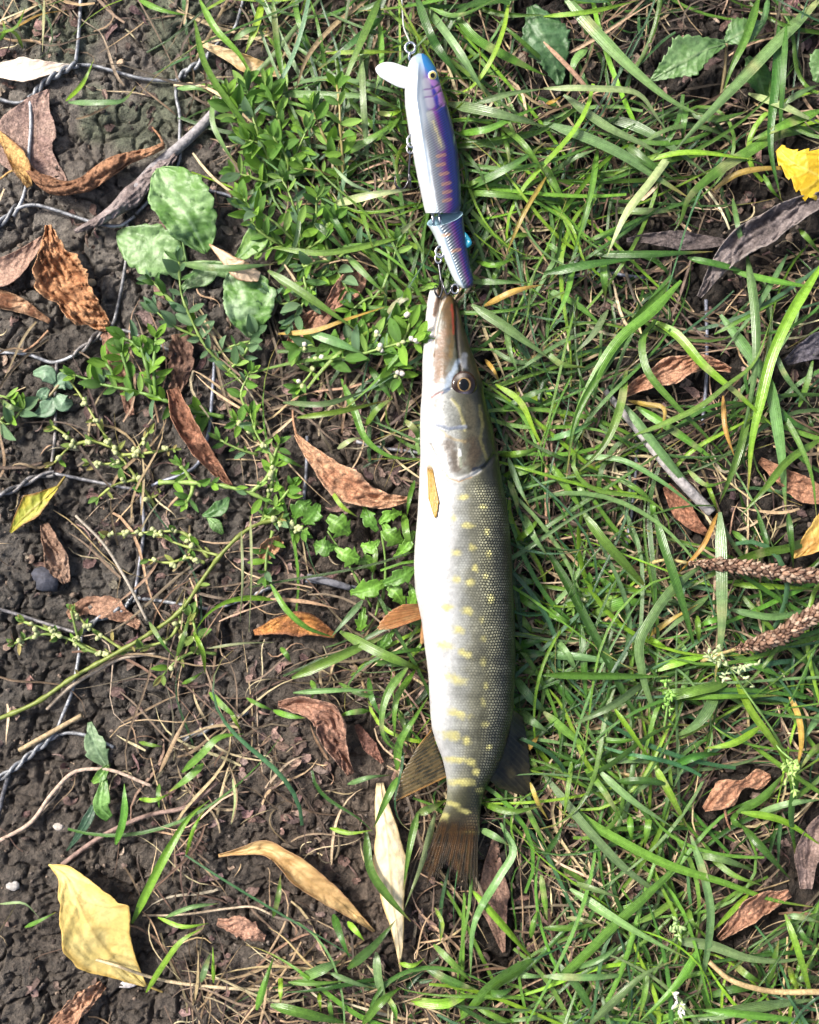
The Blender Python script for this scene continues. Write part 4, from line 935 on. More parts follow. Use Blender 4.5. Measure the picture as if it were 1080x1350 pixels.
def treble(eye_p, shank_p, hooks):
    b = Bag()
    P = smooth(np.array([W(*eye_p), W(*[(a + c) / 2 for a, c in zip(eye_p, shank_p)]), W(*shank_p)]), 14)
    b.add(*tube(P, 1.6 * S, 7), (0.09, 0.09, 0.10))
    for pts in hooks:
        P = smooth(np.array([W(*p) for p in pts]), 26)
        b.add(*tube(P, np.r_[np.full(20, 1.4), np.linspace(1.3, 0.25, 6)] * S, 7), (0.09, 0.09, 0.10))
    b.build('treble_hook', M['hook'], lure)
hanger(543, 186, 6.0)
hanger(580, 332, 5.5)
mk('hinge_pin', *tube(np.array([W(569, 276, LZ), W(571, 288, LZ + 0.001), W(572, 300, LZ)]), 2.0 * S, 8), (0.62, 0.62, 0.66), None, M['steel'], lure)
mk('hinge_pin', *tube(np.array([W(578, 276, LZ), W(580, 290, LZ + 0.002), W(583, 300, LZ)]), 2.0 * S, 8), (0.62, 0.62, 0.66), None, M['steel'], lure)
treble((541, 198, LZ), (539, 232, LZ - 0.004), [[(539, 224, 0.02), (538, 240, 0.018), (530, 250, 0.018), (522, 244, 0.019), (521, 230, 0.02)],
    [(539, 224, 0.02), (541, 242, 0.014), (548, 250, 0.010), (554, 240, 0.010), (553, 228, 0.012)], [(539, 224, 0.02), (540, 240, 0.022), (541, 248, 0.028), (541, 240, 0.032), (541, 230, 0.031)]])
treble((578, 344, LZ), (582, 372, LZ + 0.001), [[(581, 366, 0.0245), (583, 384, 0.024), (579, 392, 0.023), (574, 386, 0.024), (573, 376, 0.025)],
    [(581, 366, 0.0245), (586, 380, 0.027), (590, 388, 0.027), (594, 384, 0.027), (595, 374, 0.028)], [(581, 366, 0.0245), (578, 380, 0.017), (576, 384, 0.012), (574, 376, 0.010), (573, 368, 0.011)]])
mk('tail_ring', *tube(loop_pts(600, 381, 4.5, LZ, ry=6), 1.4 * S, 8), (0.5, 0.5, 0.52), None, M['steel'], lure)
P = np.array([(613, 306, 0), (618, 312, 0), (622, 322, 0), (616, 327, 0), (612, 316, 0)], float)
ringf = smooth(np.vstack([P, P[:1]]), 20)[:-1]
cf = ringf.mean(0)
rf = np.array([cf + (ringf - cf) * k_ for k_ in (0.03, 0.6, 1.0)])
mk('back_fin', W(rf[..., 0], rf[..., 1], LZ + 0.001), grid_q(3, 19, True), (0.01, 0.20, 0.30, 0), np.zeros((57, 2)), M['lure'], lure, 0.0016)
P = smooth(np.array([(541, 57, 26), (538, 50, 24), (533, 38, 20), (531, 18, 18), (529, -30, 16)], float), 30)
fl = mk('fishing_line', *tube(W(P[:, 0], P[:, 1], P[:, 2] * 0.001), 1.1 * S, 6), (0.50, 0.52, 0.47), None, M['straw'])
tag(fl, 'thin grey fishing line tied to the lure ring', 'fishing line')

# ------------------------------------------------------------------ green plants
G1, G2, GY, GB = (0.085, 0.20, 0.035), (0.06, 0.15, 0.03), (0.17, 0.33, 0.04), (0.10, 0.20, 0.095)

def green_leaf(parent, mid, wl, wr=None, c=G1, c2=None, vc=None, **kw):
    wr = wr or wl
    kw.setdefault('nu', 30); kw.setdefault('nv', 13); kw.setdefault('crumple', 0.5); kw.setdefault('floor', True)
    seed = kw.setdefault('seed', int(mid[0][0] + mid[0][1]) % 97)
    V, Q, UV, d = leaf_grid(mid, wl, wr, **kw)
    C = paint(d, c, c2 if c2 is not None else np.array(c) * 0.75, None, vc if vc is not None else np.array(c) * 1.5 + 0.02, seed, 16)
    mk('leaf', V, Q[:, ::-1], C, UV, M['weed'], parent, 0.0003)
    KEEP.append((np.array(mid, float)[:, :2], max(max(wl), max(wr)) * 0.6))

def stem_to(parent, pts, r, c, name='stem', mat='stem', k=6):
    P = smooth(np.array(pts, float), max(8, int(sum(math.dist(a[:2], b[:2]) for a, b in zip(pts, pts[1:])) / 6)))
    z = ground_z(P[:, 0], P[:, 1]); z = z.mean() * 0.5 + z * 0.5
    R = np.linspace(r[0], r[1], len(P)) if isinstance(r, tuple) else np.full(len(P), r)
    R = R * (1 + 0.35 * (np.abs((np.arange(len(P)) % 7) - 3) == 3))          # swollen nodes
    Pw = W(P[:, 0], P[:, 1], np.maximum(z + P[:, 2] * 0.001, ground_z(P[:, 0], P[:, 1]) + 0.001))
    mk(name, *tube(Pw, R * S, k), np.array(c), None, M[mat], parent)
    return P, Pw

# broad leaved plantain under the stalk
PT = thing('plantain', W(245, 340, 0), 'broad pale green plantain leaves lying flat beside the wire', 'plant')
PC, PC2, PV = (0.21, 0.36, 0.135), (0.12, 0.26, 0.055), (0.30, 0.46, 0.22)
green_leaf(PT, [(210, 222, 12), (222, 245, 17), (240, 275, 18), (258, 305, 14), (272, 334, 9)], [46], [36], PC, PC2, PV, oval=0.8, curl=60, jag=0.16, crumple=1.9, vein=0.7, seed=3, nu=40, nv=19)
green_leaf(PT, [(242, 345, 6), (225, 338, 9), (200, 328, 9), (178, 318, 7), (155, 306, 3)], [36], [32], PC, (0.15, 0.27, 0.09), PV, oval=0.85, curl=45, jag=0.16, crumple=1.5, vein=0.6, seed=4, nu=36)
green_leaf(PT, [(312, 350, 8), (316, 375, 11), (322, 405, 11), (330, 445, 5)], [44], [26], (0.24, 0.37, 0.19), PC2, PV, oval=0.9, curl=55, jag=0.18, crumple=2.0, vein=0.8, seed=5, nu=36)
green_leaf(PT, [(310, 345, 9), (325, 330, 13), (342, 312, 14), (360, 296, 9)], [4, 14, 18, 8], [4, 12, 16, 4], (0.20, 0.36, 0.08), G1, PV, curl=60, seed=6)
green_leaf(PT, [(306, 366, 6), (285, 355, 7), (262, 366, 5), (240, 380, 3)], [4, 12, 14, 3], None, (0.16, 0.28, 0.10), G2, PV, curl=40, seed=7)
stem_to(PT, [(208, 222, 10), (214, 250, 12), (236, 296, 12), (246, 345, 5)], (2, 1.6), (0.2, 0.33, 0.12), 'stalk')
stem_to(PT, [(312, 350, 8), (290, 346, 6), (248, 346, 4)], (2, 1.8), (0.22, 0.34, 0.14), 'stalk')
stem_to(PT, [(296, 352, 5), (276, 366, 4), (252, 350, 4)], (1.8, 1.8), (0.22, 0.34, 0.14), 'stalk')

# bramble leaves
BM = thing('bramble', W(930, 60, 0), 'toothed bramble leaves among the long blades near bright yellow leaf', 'plant')
BC, BC2, BV = (0.15, 0.27, 0.10), (0.09, 0.19, 0.05), (0.25, 0.36, 0.17)
green_leaf(BM, [(956, 58, 22), (930, 66, 27), (900, 82, 27), (858, 106, 20)], [4, 22, 26, 20, 2], [6, 30, 36, 22, 2], BC, BC2, BV, teeth=(11, 0.16), curl=25, fold=0.12, crumple=0.6, vein=0.7, nveins=7, seed=8, nu=66, nv=21)
green_leaf(BM, [(956, 56, 20), (972, 46, 24), (988, 38, 24), (1006, 30, 20)], [4, 22, 20, 3], [4, 18, 18, 2], (0.11, 0.22, 0.08), BC2, BV, teeth=(8, 0.18), fold=0.15, seed=9, nu=50, vein=0.6)
green_leaf(BM, [(700, 8, 12), (715, 45, 16), (728, 75, 16), (738, 112, 10)], [8, 36, 30, 4], [6, 32, 26, 4], (0.08, 0.17, 0.07), (0.05, 0.12, 0.04), (0.14, 0.24, 0.11), teeth=(9, 0.16), crumple=1.2, vein=0.9, seed=10, nu=50, nv=17)
green_leaf(BM, [(1100, 60, 18), (1088, 80, 20), (1075, 108, 16)], [6, 22, 4], None, BC, BC2, BV, teeth=(6, 0.18), seed=12, nu=40)
green_leaf(BM, [(985, 75, 8), (1000, 100, 10), (1010, 130, 6)], [4, 18, 4], None, G2, (0.03, 0.09, 0.02), teeth=(6, 0.18), seed=13, nu=40)
stem_to(BM, [(958, 57, 20), (956, 90, 12), (950, 130, 6), (946, 165, 2)], (1.8, 2.2), (0.22, 0.17, 0.08), 'stalk')

# lobed weed by the belly
LB = thing('lobed_weed', W(480, 740, 0), 'fresh green weed with lobed leaves against the pike\'s belly', 'plant')
for i, (mid, w) in enumerate([([(432, 682, 14), (446, 692, 17), (462, 704, 13)], [6, 16, 20, 4]), ([(443, 720, 12), (428, 722, 15), (414, 716, 10)], [3, 12, 16, 4]),
        ([(441, 722, 14), (456, 732, 17), (474, 738, 14)], [2, 12, 16, 6]), ([(512, 766, 16), (488, 776, 20), (462, 782, 14)], [4, 12, 16, 4]), ([(505, 770, 18), (525, 762, 22), (550, 748, 17)], [4, 12, 14, 3]),
        ([(508, 772, 15), (522, 782, 19), (534, 800, 13)], [3, 12, 8, 3]), ([(505, 690, 16), (516, 706, 20), (532, 714, 14)], [3, 12, 16, 4]), ([(498, 700, 14), (486, 684, 17), (480, 668, 12)], [3, 10, 12, 3]),
        ([(500, 690, 15), (512, 680, 18), (530, 676, 12)], [3, 10, 10, 3]), ([(480, 800, 12), (478, 815, 14), (474, 832, 10)], [2, 9, 10, 4]), ([(420, 664, 12), (412, 678, 15), (400, 690, 10)], [4, 16, 16, 5]),
        ([(546, 700, 13), (534, 722, 16), (520, 736, 10)], [3, 9, 10, 3]), ([(470, 742, 10), (484, 740, 12), (494, 752, 8)], [3, 10, 12, 4]), ([(410, 660, 10), (395, 670, 12), (388, 684, 8)], [3, 12, 14, 4]), ([(500, 712, 10), (488, 722, 12), (476, 718, 9)], [2, 10, 12, 3]),
        ([(540, 770, 14), (545, 785, 15), (538, 802, 10)], [2, 8, 10, 3]), ([(520, 830, 10), (508, 846, 12), (494, 858, 8)], [2, 9, 10, 3])]):
    c = [(0.13, 0.29, 0.03), (0.10, 0.24, 0.03), (0.16, 0.35, 0.04)][i % 3]
    green_leaf(LB, mid, w, None, c, np.array(c) * 0.7, teeth=(3, 0.45), curl=30, seed=i + 20, nu=30, nv=11, fold=0.1)
for q in ([(500, 800, 2), (506, 770, 14)], [(490, 800, 2), (446, 722, 12), (432, 700, 13)], [(500, 800, 2), (508, 740, 10), (503, 700, 14)], [(482, 832, 3), (500, 790, 8)]):
    stem_to(LB, [q[0], tuple((a + b) / 2 + 3 for a, b in zip(q[0], q[1])), *q[1:]], (1.6, 1.3), (0.16, 0.28, 0.06))

# other single leafy bits
NB = thing('nibbled_seedling', W(125, 1050, 0), 'small nibbled green shoot above the pale yellow leaf', 'plant')
green_leaf(NB, [(138, 1022, 8), (134, 1045, 11), (132, 1062, 11), (146, 1078, 8)], [3, 10, 14, 4], [3, 5, 10, 8], (0.16, 0.32, 0.08), G1, curl=40, seed=31)
green_leaf(NB, [(124, 1062, 7), (116, 1080, 8), (104, 1100, 5), (88, 1122, 2)], [4, 7, 6, 1], None, (0.05, 0.11, 0.06), (0.04, 0.09, 0.05), curl=40, seed=32)
green_leaf(NB, [(142, 1010, 5), (132, 1024, 8), (122, 1032, 6)], [3, 8, 3], None, (0.14, 0.28, 0.04), G1, curl=80, seed=33)
stem_to(NB, [(144, 1008, 3), (138, 1024, 8), (126, 1064, 7)], 1.8, (0.2, 0.32, 0.1))
NL = thing('nibbled_leaf', W(125, 980, 0), 'torn grey green leaf beside the wire end', 'leaf')
green_leaf(NL, [(118, 952, 5), (122, 970, 8), (128, 990, 8), (142, 1012, 3)], [3, 14, 18, 4], [3, 10, 18, 3], (0.20, 0.30, 0.16), (0.13, 0.21, 0.10), curl=30, crumple=1.0, seed=34, teeth=(3, 0.3))
RW = thing('round_leaved_weed', W(72, 520, 0), 'blue green round leaved weed at the wire\'s lower edge', 'plant')
for i, m in enumerate([([(72, 505, 6), (60, 492, 8), (44, 492, 4)], [3, 12, 10, 3]), ([(72, 510, 6), (86, 502, 8), (96, 512, 5)], [3, 12, 10, 3]), ([(74, 520, 6), (86, 532, 8), (96, 530, 4)], [3, 12, 12, 3]), ([(70, 524, 6), (60, 540, 7), (44, 548, 3)], [3, 12, 10, 2]), ([(64, 512, 5), (56, 520, 7), (52, 530, 4)], [3, 8, 8, 3])]):
    green_leaf(RW, m[0], m[1], None, (0.16, 0.27, 0.16), (0.11, 0.2, 0.11), curl=40, seed=40 + i, nu=20, nv=9)
stem_to(RW, [(40, 528, 3), (60, 526, 5), (74, 512, 6), (92, 490, 5)], 1.8, (0.25, 0.2, 0.1))
FG = thing('floating_leaf', W(283, 670, 0), 'single oval green leaf lying below the chestnut folded leaf', 'leaf')
green_leaf(FG, [(267, 680, 5), (280, 675, 8), (292, 668, 8), (302, 656, 4)], [2, 9, 10, 2], None, (0.11, 0.22, 0.08), G2, curl=40, seed=46)
FG = thing('floating_leaf', W(285, 692, 0), 'small pale oval leaf above the long knotgrass stalk', 'leaf')
green_leaf(FG, [(273, 682, 6), (284, 692, 8), (294, 704, 5)], [1, 8, 2], None, (0.19, 0.31, 0.12), G1, curl=40, seed=47)

# knotgrass: stems with many small oval leaves that share a few meshes
def small_leaf_mesh(i, ratio, c, curl, fold):
    nu, nv = 7, 5
    u = np.linspace(0, 1, nu); v = np.linspace(-1, 1, nv)
    w = ratio * 0.5 * np.sin(np.pi * np.clip(u * 0.96 + 0.02, 0, 1)) ** 0.75
    X = v[None] * w[:, None]; Y = u[:, None] + 0 * X
    Z = fold * np.abs(v)[None] * w[:, None] + curl * (u[:, None] - 0.4) ** 2
    c = np.array(c); m = np.exp(-(v / 0.25) ** 2)[None, :, None]
    C = c * (0.85 + 0.3 * u[:, None, None]) * (1 - 0.25 * m) + m * 0.25 * (c * 1.6 + 0.02)
    return raw_mesh('leaf', np.stack([X, Y, Z], -1), grid_q(nu, nv), C.reshape(-1, 3), np.stack(np.broadcast_arrays(v[None] * 0.5 + 0.5, u[:, None]), -1), M['weed'])
LM = {}
for key, cs in {'fresh': [(0.16, 0.33, 0.03), (0.20, 0.40, 0.035), (0.11, 0.26, 0.03), (0.24, 0.42, 0.08), (0.09, 0.21, 0.03)], 'blue': [(0.12, 0.23, 0.11), (0.10, 0.2, 0.08), (0.16, 0.28, 0.13), (0.08, 0.19, 0.04)], 'sere': [(0.26, 0.30, 0.07), (0.2, 0.3, 0.06), (0.14, 0.26, 0.05), (0.36, 0.30, 0.10)]}.items():
    LM[key] = [small_leaf_mesh(i, 0.33 + 0.09 * (i % 3), c, [-0.35, 0.2, -0.15, 0.35][i % 4], [0.5, 0.25, 0.7][i % 3]) for i, c in enumerate(cs)]
FLOR = raw_mesh('floret', *[(lambda r, q: (r, q))(*tube(np.array([(0, 0, 0), (0, 0.35, 0), (0, 0.7, 0), (0, 1, 0)], float), np.array([0.15, 0.42, 0.4, 0.1]), 6))][0], (0.46, 0.5, 0.24), None, M['stem'])
FLORW = raw_mesh('floret', *tube(np.array([(0, 0, 0), (0, 0.35, 0), (0, 0.7, 0), (0, 1, 0)], float), np.array([0.15, 0.42, 0.45, 0.15]), 6), (0.72, 0.66, 0.6), None, M['stem'])

def put(parent, me, name, at, heading, pitch, roll, size):
    o = bpy.data.objects.new(name, me); col.objects.link(o); o.parent = parent
    base = Vector(parent['base'])
    o.location = Vector(at) - base
    o.rotation_euler = (Matrix.Rotation(heading - math.pi / 2, 3, 'Z') @ Matrix.Rotation(pitch, 3, 'X') @ Matrix.Rotation(roll, 3, 'Y')).to_euler()
    o.scale = (size * S,) * 3

def knotgrass(name, label, stems, pal='fresh', size=(16, 26), gap=11, per=2, sc=(0.2, 0.3, 0.07), r=(2.2, 1.3), seed=0, florets=0.0, white=False, tipn=4, cat='plant'):
    rr = random.Random(seed)
    t = thing(name, W(*stems[0][0][:2], 0.0), label, cat, 'knotgrass creeping over the soil')
    for st in stems:
        st = [(p[0], p[1], p[2] if len(p) > 2 else 6 + 6 * (i / max(1, len(st) - 1))) for i, p in enumerate(st)]
        P, Pw = stem_to(t, st, r, np.array(sc) * rr.uniform(0.8, 1.2))
        d = np.r_[0, np.cumsum(np.linalg.norm(np.diff(Pw, axis=0), axis=1))] / S
        s = gap * rr.uniform(0.4, 1); sidef = 1
        while s < d[-1]:
            i = min(int(np.searchsorted(d, s)), len(Pw) - 2)
            tv = Pw[i + 1] - Pw[i]; hd = math.atan2(tv[1], tv[0])
            for q in range(per):
                sidef = -sidef
                put(t, rr.choice(LM[pal] if rr.random() < 0.8 else LM['blue' if pal == 'fresh' else 'fresh']), 'leaf', Pw[i], hd + sidef * rr.uniform(0.1, 1.7), rr.uniform(-0.25, 0.9), rr.uniform(-0.75, 0.75), rr.uniform(size[0] * 0.75, size[1] * 1.25))
            if rr.random() < florets * 0.8:
                for q in range(rr.randint(2, 4)):
                    put(t, FLORW if white and rr.random() < 0.6 else FLOR, 'floret', Pw[i] + np.array((rr.uniform(-2, 2) * S, rr.uniform(-2, 2) * S, rr.uniform(0, 3) * S)), rr.uniform(0, 6.28), rr.uniform(0.2, 1.2), 0, rr.uniform(6, 9))
            s += gap * rr.uniform(0.7, 1.5)
        tv = Pw[-1] - Pw[-3]; hd = math.atan2(tv[1], tv[0])
        for q in range(tipn):
            put(t, rr.choice(LM[pal]), 'leaf', Pw[-1], hd + rr.uniform(-1.0, 1.0), rr.uniform(0.0, 0.8), rr.uniform(-0.6, 0.6), rr.uniform(*size) * 0.9)
    return t

knotgrass('knotgrass', 'dense bright knotgrass clump below the cream leaf in grass', [[(372, 250, 3), (352, 205, 18), (335, 160, 26), (325, 112, 26)], [(372, 250, 3), (340, 215, 16), (315, 160, 22), (300, 125, 24)], [(372, 250, 3), (372, 205, 18), (368, 160, 24), (350, 110, 24)], [(372, 250, 3), (390, 205, 18), (405, 170, 22)], [(372, 250, 3), (335, 235, 14), (310, 228, 16)], [(370, 252, 3), (345, 190, 20), (328, 185, 22)], [(375, 250, 3), (380, 215, 20), (360, 180, 26)]], 'fresh', (14, 27), 10, 2, seed=1)
knotgrass('knotgrass', 'upright knotgrass sprig with reddish stem left of the lure', [[(455, 255, 3), (452, 210, 18), (449, 170, 24), (447, 130, 26), (444, 112, 25)], [(455, 252, 3), (440, 205, 18), (420, 165, 22), (410, 140, 22)], [(455, 254, 3), (440, 235, 10), (418, 225, 16), (400, 222, 16)]], 'fresh', (18, 26), 17, 2, sc=(0.26, 0.22, 0.08), seed=2)
knotgrass('knotgrass', 'tangled knotgrass between the plantain and the long blade', [[(400, 330, 3), (395, 300, 16), (385, 265, 20), (372, 235, 20)], [(400, 330, 3), (375, 305, 16), (350, 285, 20), (330, 278, 18)], [(400, 330, 3), (415, 295, 16), (418, 260, 20)], [(400, 330, 3), (372, 325, 12), (345, 332, 14)], [(402, 330, 3), (430, 310, 14), (440, 285, 16)], [(400, 330, 3), (400, 360, 10), (405, 385, 12)], [(400, 330, 3), (362, 318, 14), (338, 300, 18), (322, 262, 20)]], 'fresh', (16, 27), 11, 2, seed=3)
knotgrass('knotgrass', 'sparse blue green knotgrass running beneath the plantain', [[(320, 505, 3), (295, 482, 7), (270, 455, 10), (252, 420, 12), (240, 390, 13), (236, 345, 14)], [(262, 445, 6), (230, 430, 9), (205, 410, 10)], [(300, 490, 5), (320, 470, 8), (335, 440, 10), (342, 415, 10)], [(280, 470, 6), (310, 455, 9), (330, 450, 10)], [(252, 420, 9), (225, 395, 12), (200, 370, 12)]], 'blue', (15, 26), 17, 2, seed=4)
knotgrass('knotgrass', 'knotgrass with pink and white buds at the pike\'s snout', [[(395, 478, 4), (430, 474, 14), (465, 470, 18), (500, 460, 22), (530, 452, 24), (552, 447, 26)], [(470, 470, 10), (500, 440, 16), (518, 420, 18)], [(500, 460, 14), (520, 480, 18), (527, 500, 16)], [(420, 474, 8), (408, 495, 10), (395, 510, 8)], [(440, 472, 8), (470, 440, 14), (480, 425, 14)], [(530, 455, 14), (540, 425, 18), (536, 405, 18)], [(420, 474, 8), (412, 455, 12), (395, 460, 12)]], 'fresh', (18, 32), 17, 2, seed=5, florets=0.6, white=True)
knotgrass('knotgrass', 'leafy knotgrass shoot beside the twisted wire and pink strip', [[(295, 550, 3), (250, 540, 8), (210, 525, 10), (175, 515, 11), (140, 508, 11), (100, 495, 8)], [(175, 515, 9), (168, 490, 13), (160, 465, 14)], [(200, 522, 8), (195, 490, 13), (186, 458, 15)], [(205, 522, 8), (203, 480, 14), (206, 445, 15)], [(150, 510, 8), (148, 490, 12), (138, 478, 12)], [(186, 462, 13), (176, 452, 14), (162, 446, 14)]], 'fresh', (16, 26), 15, 2, sc=(0.13, 0.24, 0.05), r=(3.0, 1.8), seed=6)
knotgrass('knotgrass', 'yellowing flowering knotgrass over the bare soil by the wire', [[(205, 668, 3), (180, 630, 8), (150, 590, 10), (130, 560, 10), (112, 530, 9), (95, 505, 8)], [(150, 590, 7), (120, 582, 8), (95, 588, 8), (72, 610, 6)], [(100, 585, 7), (85, 572, 8), (70, 562, 6)], [(160, 600, 8), (195, 597, 8), (228, 592, 6)], [(165, 608, 8), (140, 612, 9), (118, 610, 8)], [(180, 632, 7), (150, 640, 8), (130, 656, 6)], [(170, 604, 7), (190, 580, 9), (196, 570, 9)]], 'sere', (10, 19), 20, 1, sc=(0.27, 0.32, 0.08), seed=7, florets=0.75, tipn=3)
knotgrass('knotgrass', 'stout knotgrass stalk running diagonally across the bare soil', [[(-20, 955, 4), (50, 925, 7), (97, 893, 9), (150, 863, 10), (190, 840, 11), (240, 803, 12), (268, 763, 13), (290, 733, 14), (336, 693, 12), (368, 684, 10)]], 'sere', (10, 16), 70, 1, sc=(0.20, 0.25, 0.05), r=(2.9, 2.3), seed=8, tipn=3)
knotgrass('knotgrass', 'spindly budding knotgrass side shoots above the stout stalk', [[(290, 733, 12), (262, 725, 11), (232, 716, 10), (205, 702, 9)], [(270, 742, 12), (250, 735, 11), (225, 742, 9), (196, 738, 7)], [(245, 790, 9), (225, 840, 8), (180, 855, 7), (140, 862, 5), (110, 850, 4), (78, 838, 3)], [(275, 735, 12), (240, 702, 11), (200, 702, 8), (140, 705, 5)], [(160, 855, 8), (130, 835, 8), (112, 822, 8), (98, 805, 10)]], 'sere', (9, 16), 20, 1, sc=(0.26, 0.32, 0.08), r=(2.0, 1.3), seed=9, florets=0.8, tipn=3)
knotgrass('knotgrass', 'smooth green knotgrass runner beneath the chestnut folded leaf', [[(210, 636, 5), (240, 636, 8), (290, 640, 12), (330, 650, 12), (362, 665, 9)], [(330, 650, 10), (352, 630, 12), (362, 600, 12), (368, 585, 11)], [(255, 638, 7), (245, 622, 10), (238, 614, 11)], [(255, 640, 7), (252, 652, 9), (246, 662, 8)]], 'fresh', (12, 20), 26, 2, sc=(0.22, 0.33, 0.08), r=(3.0, 2.0), seed=10)
knotgrass('knotgrass', 'knotgrass sprays around the tan wrinkled leaf\'s stalk', [[(345, 690, 4), (355, 650, 10), (362, 610, 14), (340, 575, 14), (330, 545, 14)], [(345, 690, 4), (370, 660, 10), (385, 640, 10)], [(340, 600, 9), (310, 590, 12), (290, 580, 12)], [(338, 580, 10), (325, 560, 12), (312, 555, 12)], [(360, 700, 5), (352, 730, 9), (350, 760, 9)], [(350, 680, 6), (375, 690, 10), (400, 700, 10)], [(340, 560, 9), (318, 520, 12), (330, 490, 12)]], 'fresh', (11, 21), 15, 2, seed=11, florets=0.35)
knotgrass('knotgrass', 'small yellow green sprig at the broken stalk below the wire', [[(285, 862, 3), (255, 860, 7), (232, 872, 9), (215, 890, 8)], [(232, 872, 7), (240, 845, 10), (250, 812, 12)], [(262, 862, 6), (258, 832, 10), (254, 815, 10)]], 'sere', (14, 24), 22, 1, seed=12, florets=0.3, tipn=3)
knotgrass('knotgrass', 'young pale knotgrass tips touching soil near the left wire', [[(0, 555, 4), (12, 545, 8), (28, 538, 9)], [(-20, 530, 4), (0, 522, 8), (14, 526, 9)], [(-10, 545, 4), (8, 560, 8), (30, 540, 9)]], 'fresh', (18, 28), 18, 1, seed=13, tipn=3)
knotgrass('knotgrass', 'withering sprig with pale seed cluster above the wire joint', [[(107, 855, 3), (100, 830, 10), (94, 805, 14)], [(150, 860, 4), (125, 860, 7), (90, 842, 8), (60, 836, 7), (20, 848, 4)], [(80, 836, 6), (50, 826, 7), (32, 820, 6)]], 'sere', (9, 15), 20, 1, sc=(0.24, 0.34, 0.09), seed=14, florets=0.9, tipn=5)
knotgrass('knotgrass', 'small leafy sprig in the grass level with pike\'s pelvic fin', [[(790, 800, 4), (785, 780, 12), (778, 768, 15)], [(790, 800, 4), (802, 782, 12), (808, 770, 14)], [(790, 800, 4), (770, 790, 12), (755, 800, 12)]], 'fresh', (12, 20), 14, 2, seed=15, florets=0.3)
knotgrass('knotgrass', 'leafy knotgrass sprig between the snout and the split blade', [[(520, 395, 4), (515, 360, 12), (522, 330, 18), (525, 320, 18)], [(520, 395, 4), (545, 385, 12), (560, 378, 14)], [(520, 395, 4), (490, 392, 10), (462, 410, 10)]], 'fresh', (16, 26), 18, 2, seed=16)
knotgrass('knotgrass', 'matted knotgrass and clover leaves in the shade above snout', [[(440, 345, 3), (430, 320, 12), (432, 290, 16)], [(440, 345, 3), (460, 330, 12), (480, 322, 14)], [(440, 345, 3), (420, 345, 10), (400, 352, 12)], [(440, 345, 3), (452, 370, 10), (460, 385, 10)], [(440, 345, 3), (418, 370, 10), (400, 400, 12), (380, 430, 10)], [(395, 395, 5), (370, 400, 10), (358, 385, 12)]], 'blue', (14, 24), 14, 2, seed=17)

# plantain seed spikes
def seed_spike(label, pts, stalk, r0, seed):
    t = thing('seed_spike', W(*pts[0][:2], 0.01), label, 'seed head', 'brown seed spikes')
    P = smooth(np.array(pts, float), 80); z = -0.004 + P[:, 2] * 0.001
    rr = np.random.default_rng(seed)
    b = Bag(); Pw = W(P[:, 0], P[:, 1], z)
    T = np.gradient(Pw, axis=0); T /= np.linalg.norm(T, axis=1)[:, None]
    L = np.sum(np.linalg.norm(np.diff(Pw, axis=0), axis=1)) / S
    n = int(L / 3.0) * 5
    for i in range(n):
        u = (i + rr.random()) / n; k = min(int(u * 79), 78); a = i * 2.4
        rad = r0 * (0.35 + 0.65 * sstep(0, 0.25, u)) * (1 - 0.3 * sstep(0.85, 1, u))
        A = np.cross(T[k], (0, 0, 1)); A /= np.linalg.norm(A); B = np.cross(A, T[k])
        dr = A * math.cos(a) + B * math.sin(a)
        p0 = Pw[k] + dr * rad * S * 0.35; p1 = p0 + (dr * 0.8 + T[k] * 0.7) * rad * S * rr.uniform(0.5, 1.25)
        Q_ = np.array([p0, p0 * 0.5 + p1 * 0.5, p1])
        b.add(*tube(Q_, np.array([0.22, 0.36, 0.1]) * rad * S * rr.uniform(0.7, 1.3), 5), np.array([(0.30, 0.18, 0.12), (0.16, 0.09, 0.06), (0.46, 0.33, 0.24)][rr.integers(0, 3)]) * rr.uniform(0.6, 1.2))
    o = b.build('seeds', M['straw'], t); o['kind'] = 'stuff'
    stem_to(t, stalk, (2.2, 2.0), (0.45, 0.36, 0.15), 'stalk', 'straw')
seed_spike('brown plantain seed spike crossing under the amber leaf', [(908, 742, 26), (950, 744, 28), (1000, 750, 30), (1050, 758, 30), (1110, 760, 28)], [(905, 742, 28), (880, 738, 26), (850, 745, 14)], 9, 1)
seed_spike('thicker brown seed spike rising from the pale grass flower', [(968, 856, 26), (1000, 848, 30), (1035, 834, 32), (1065, 815, 34), (1110, 790, 34)], [(970, 856, 28), (950, 862, 26), (925, 872, 16)], 10.5, 2)

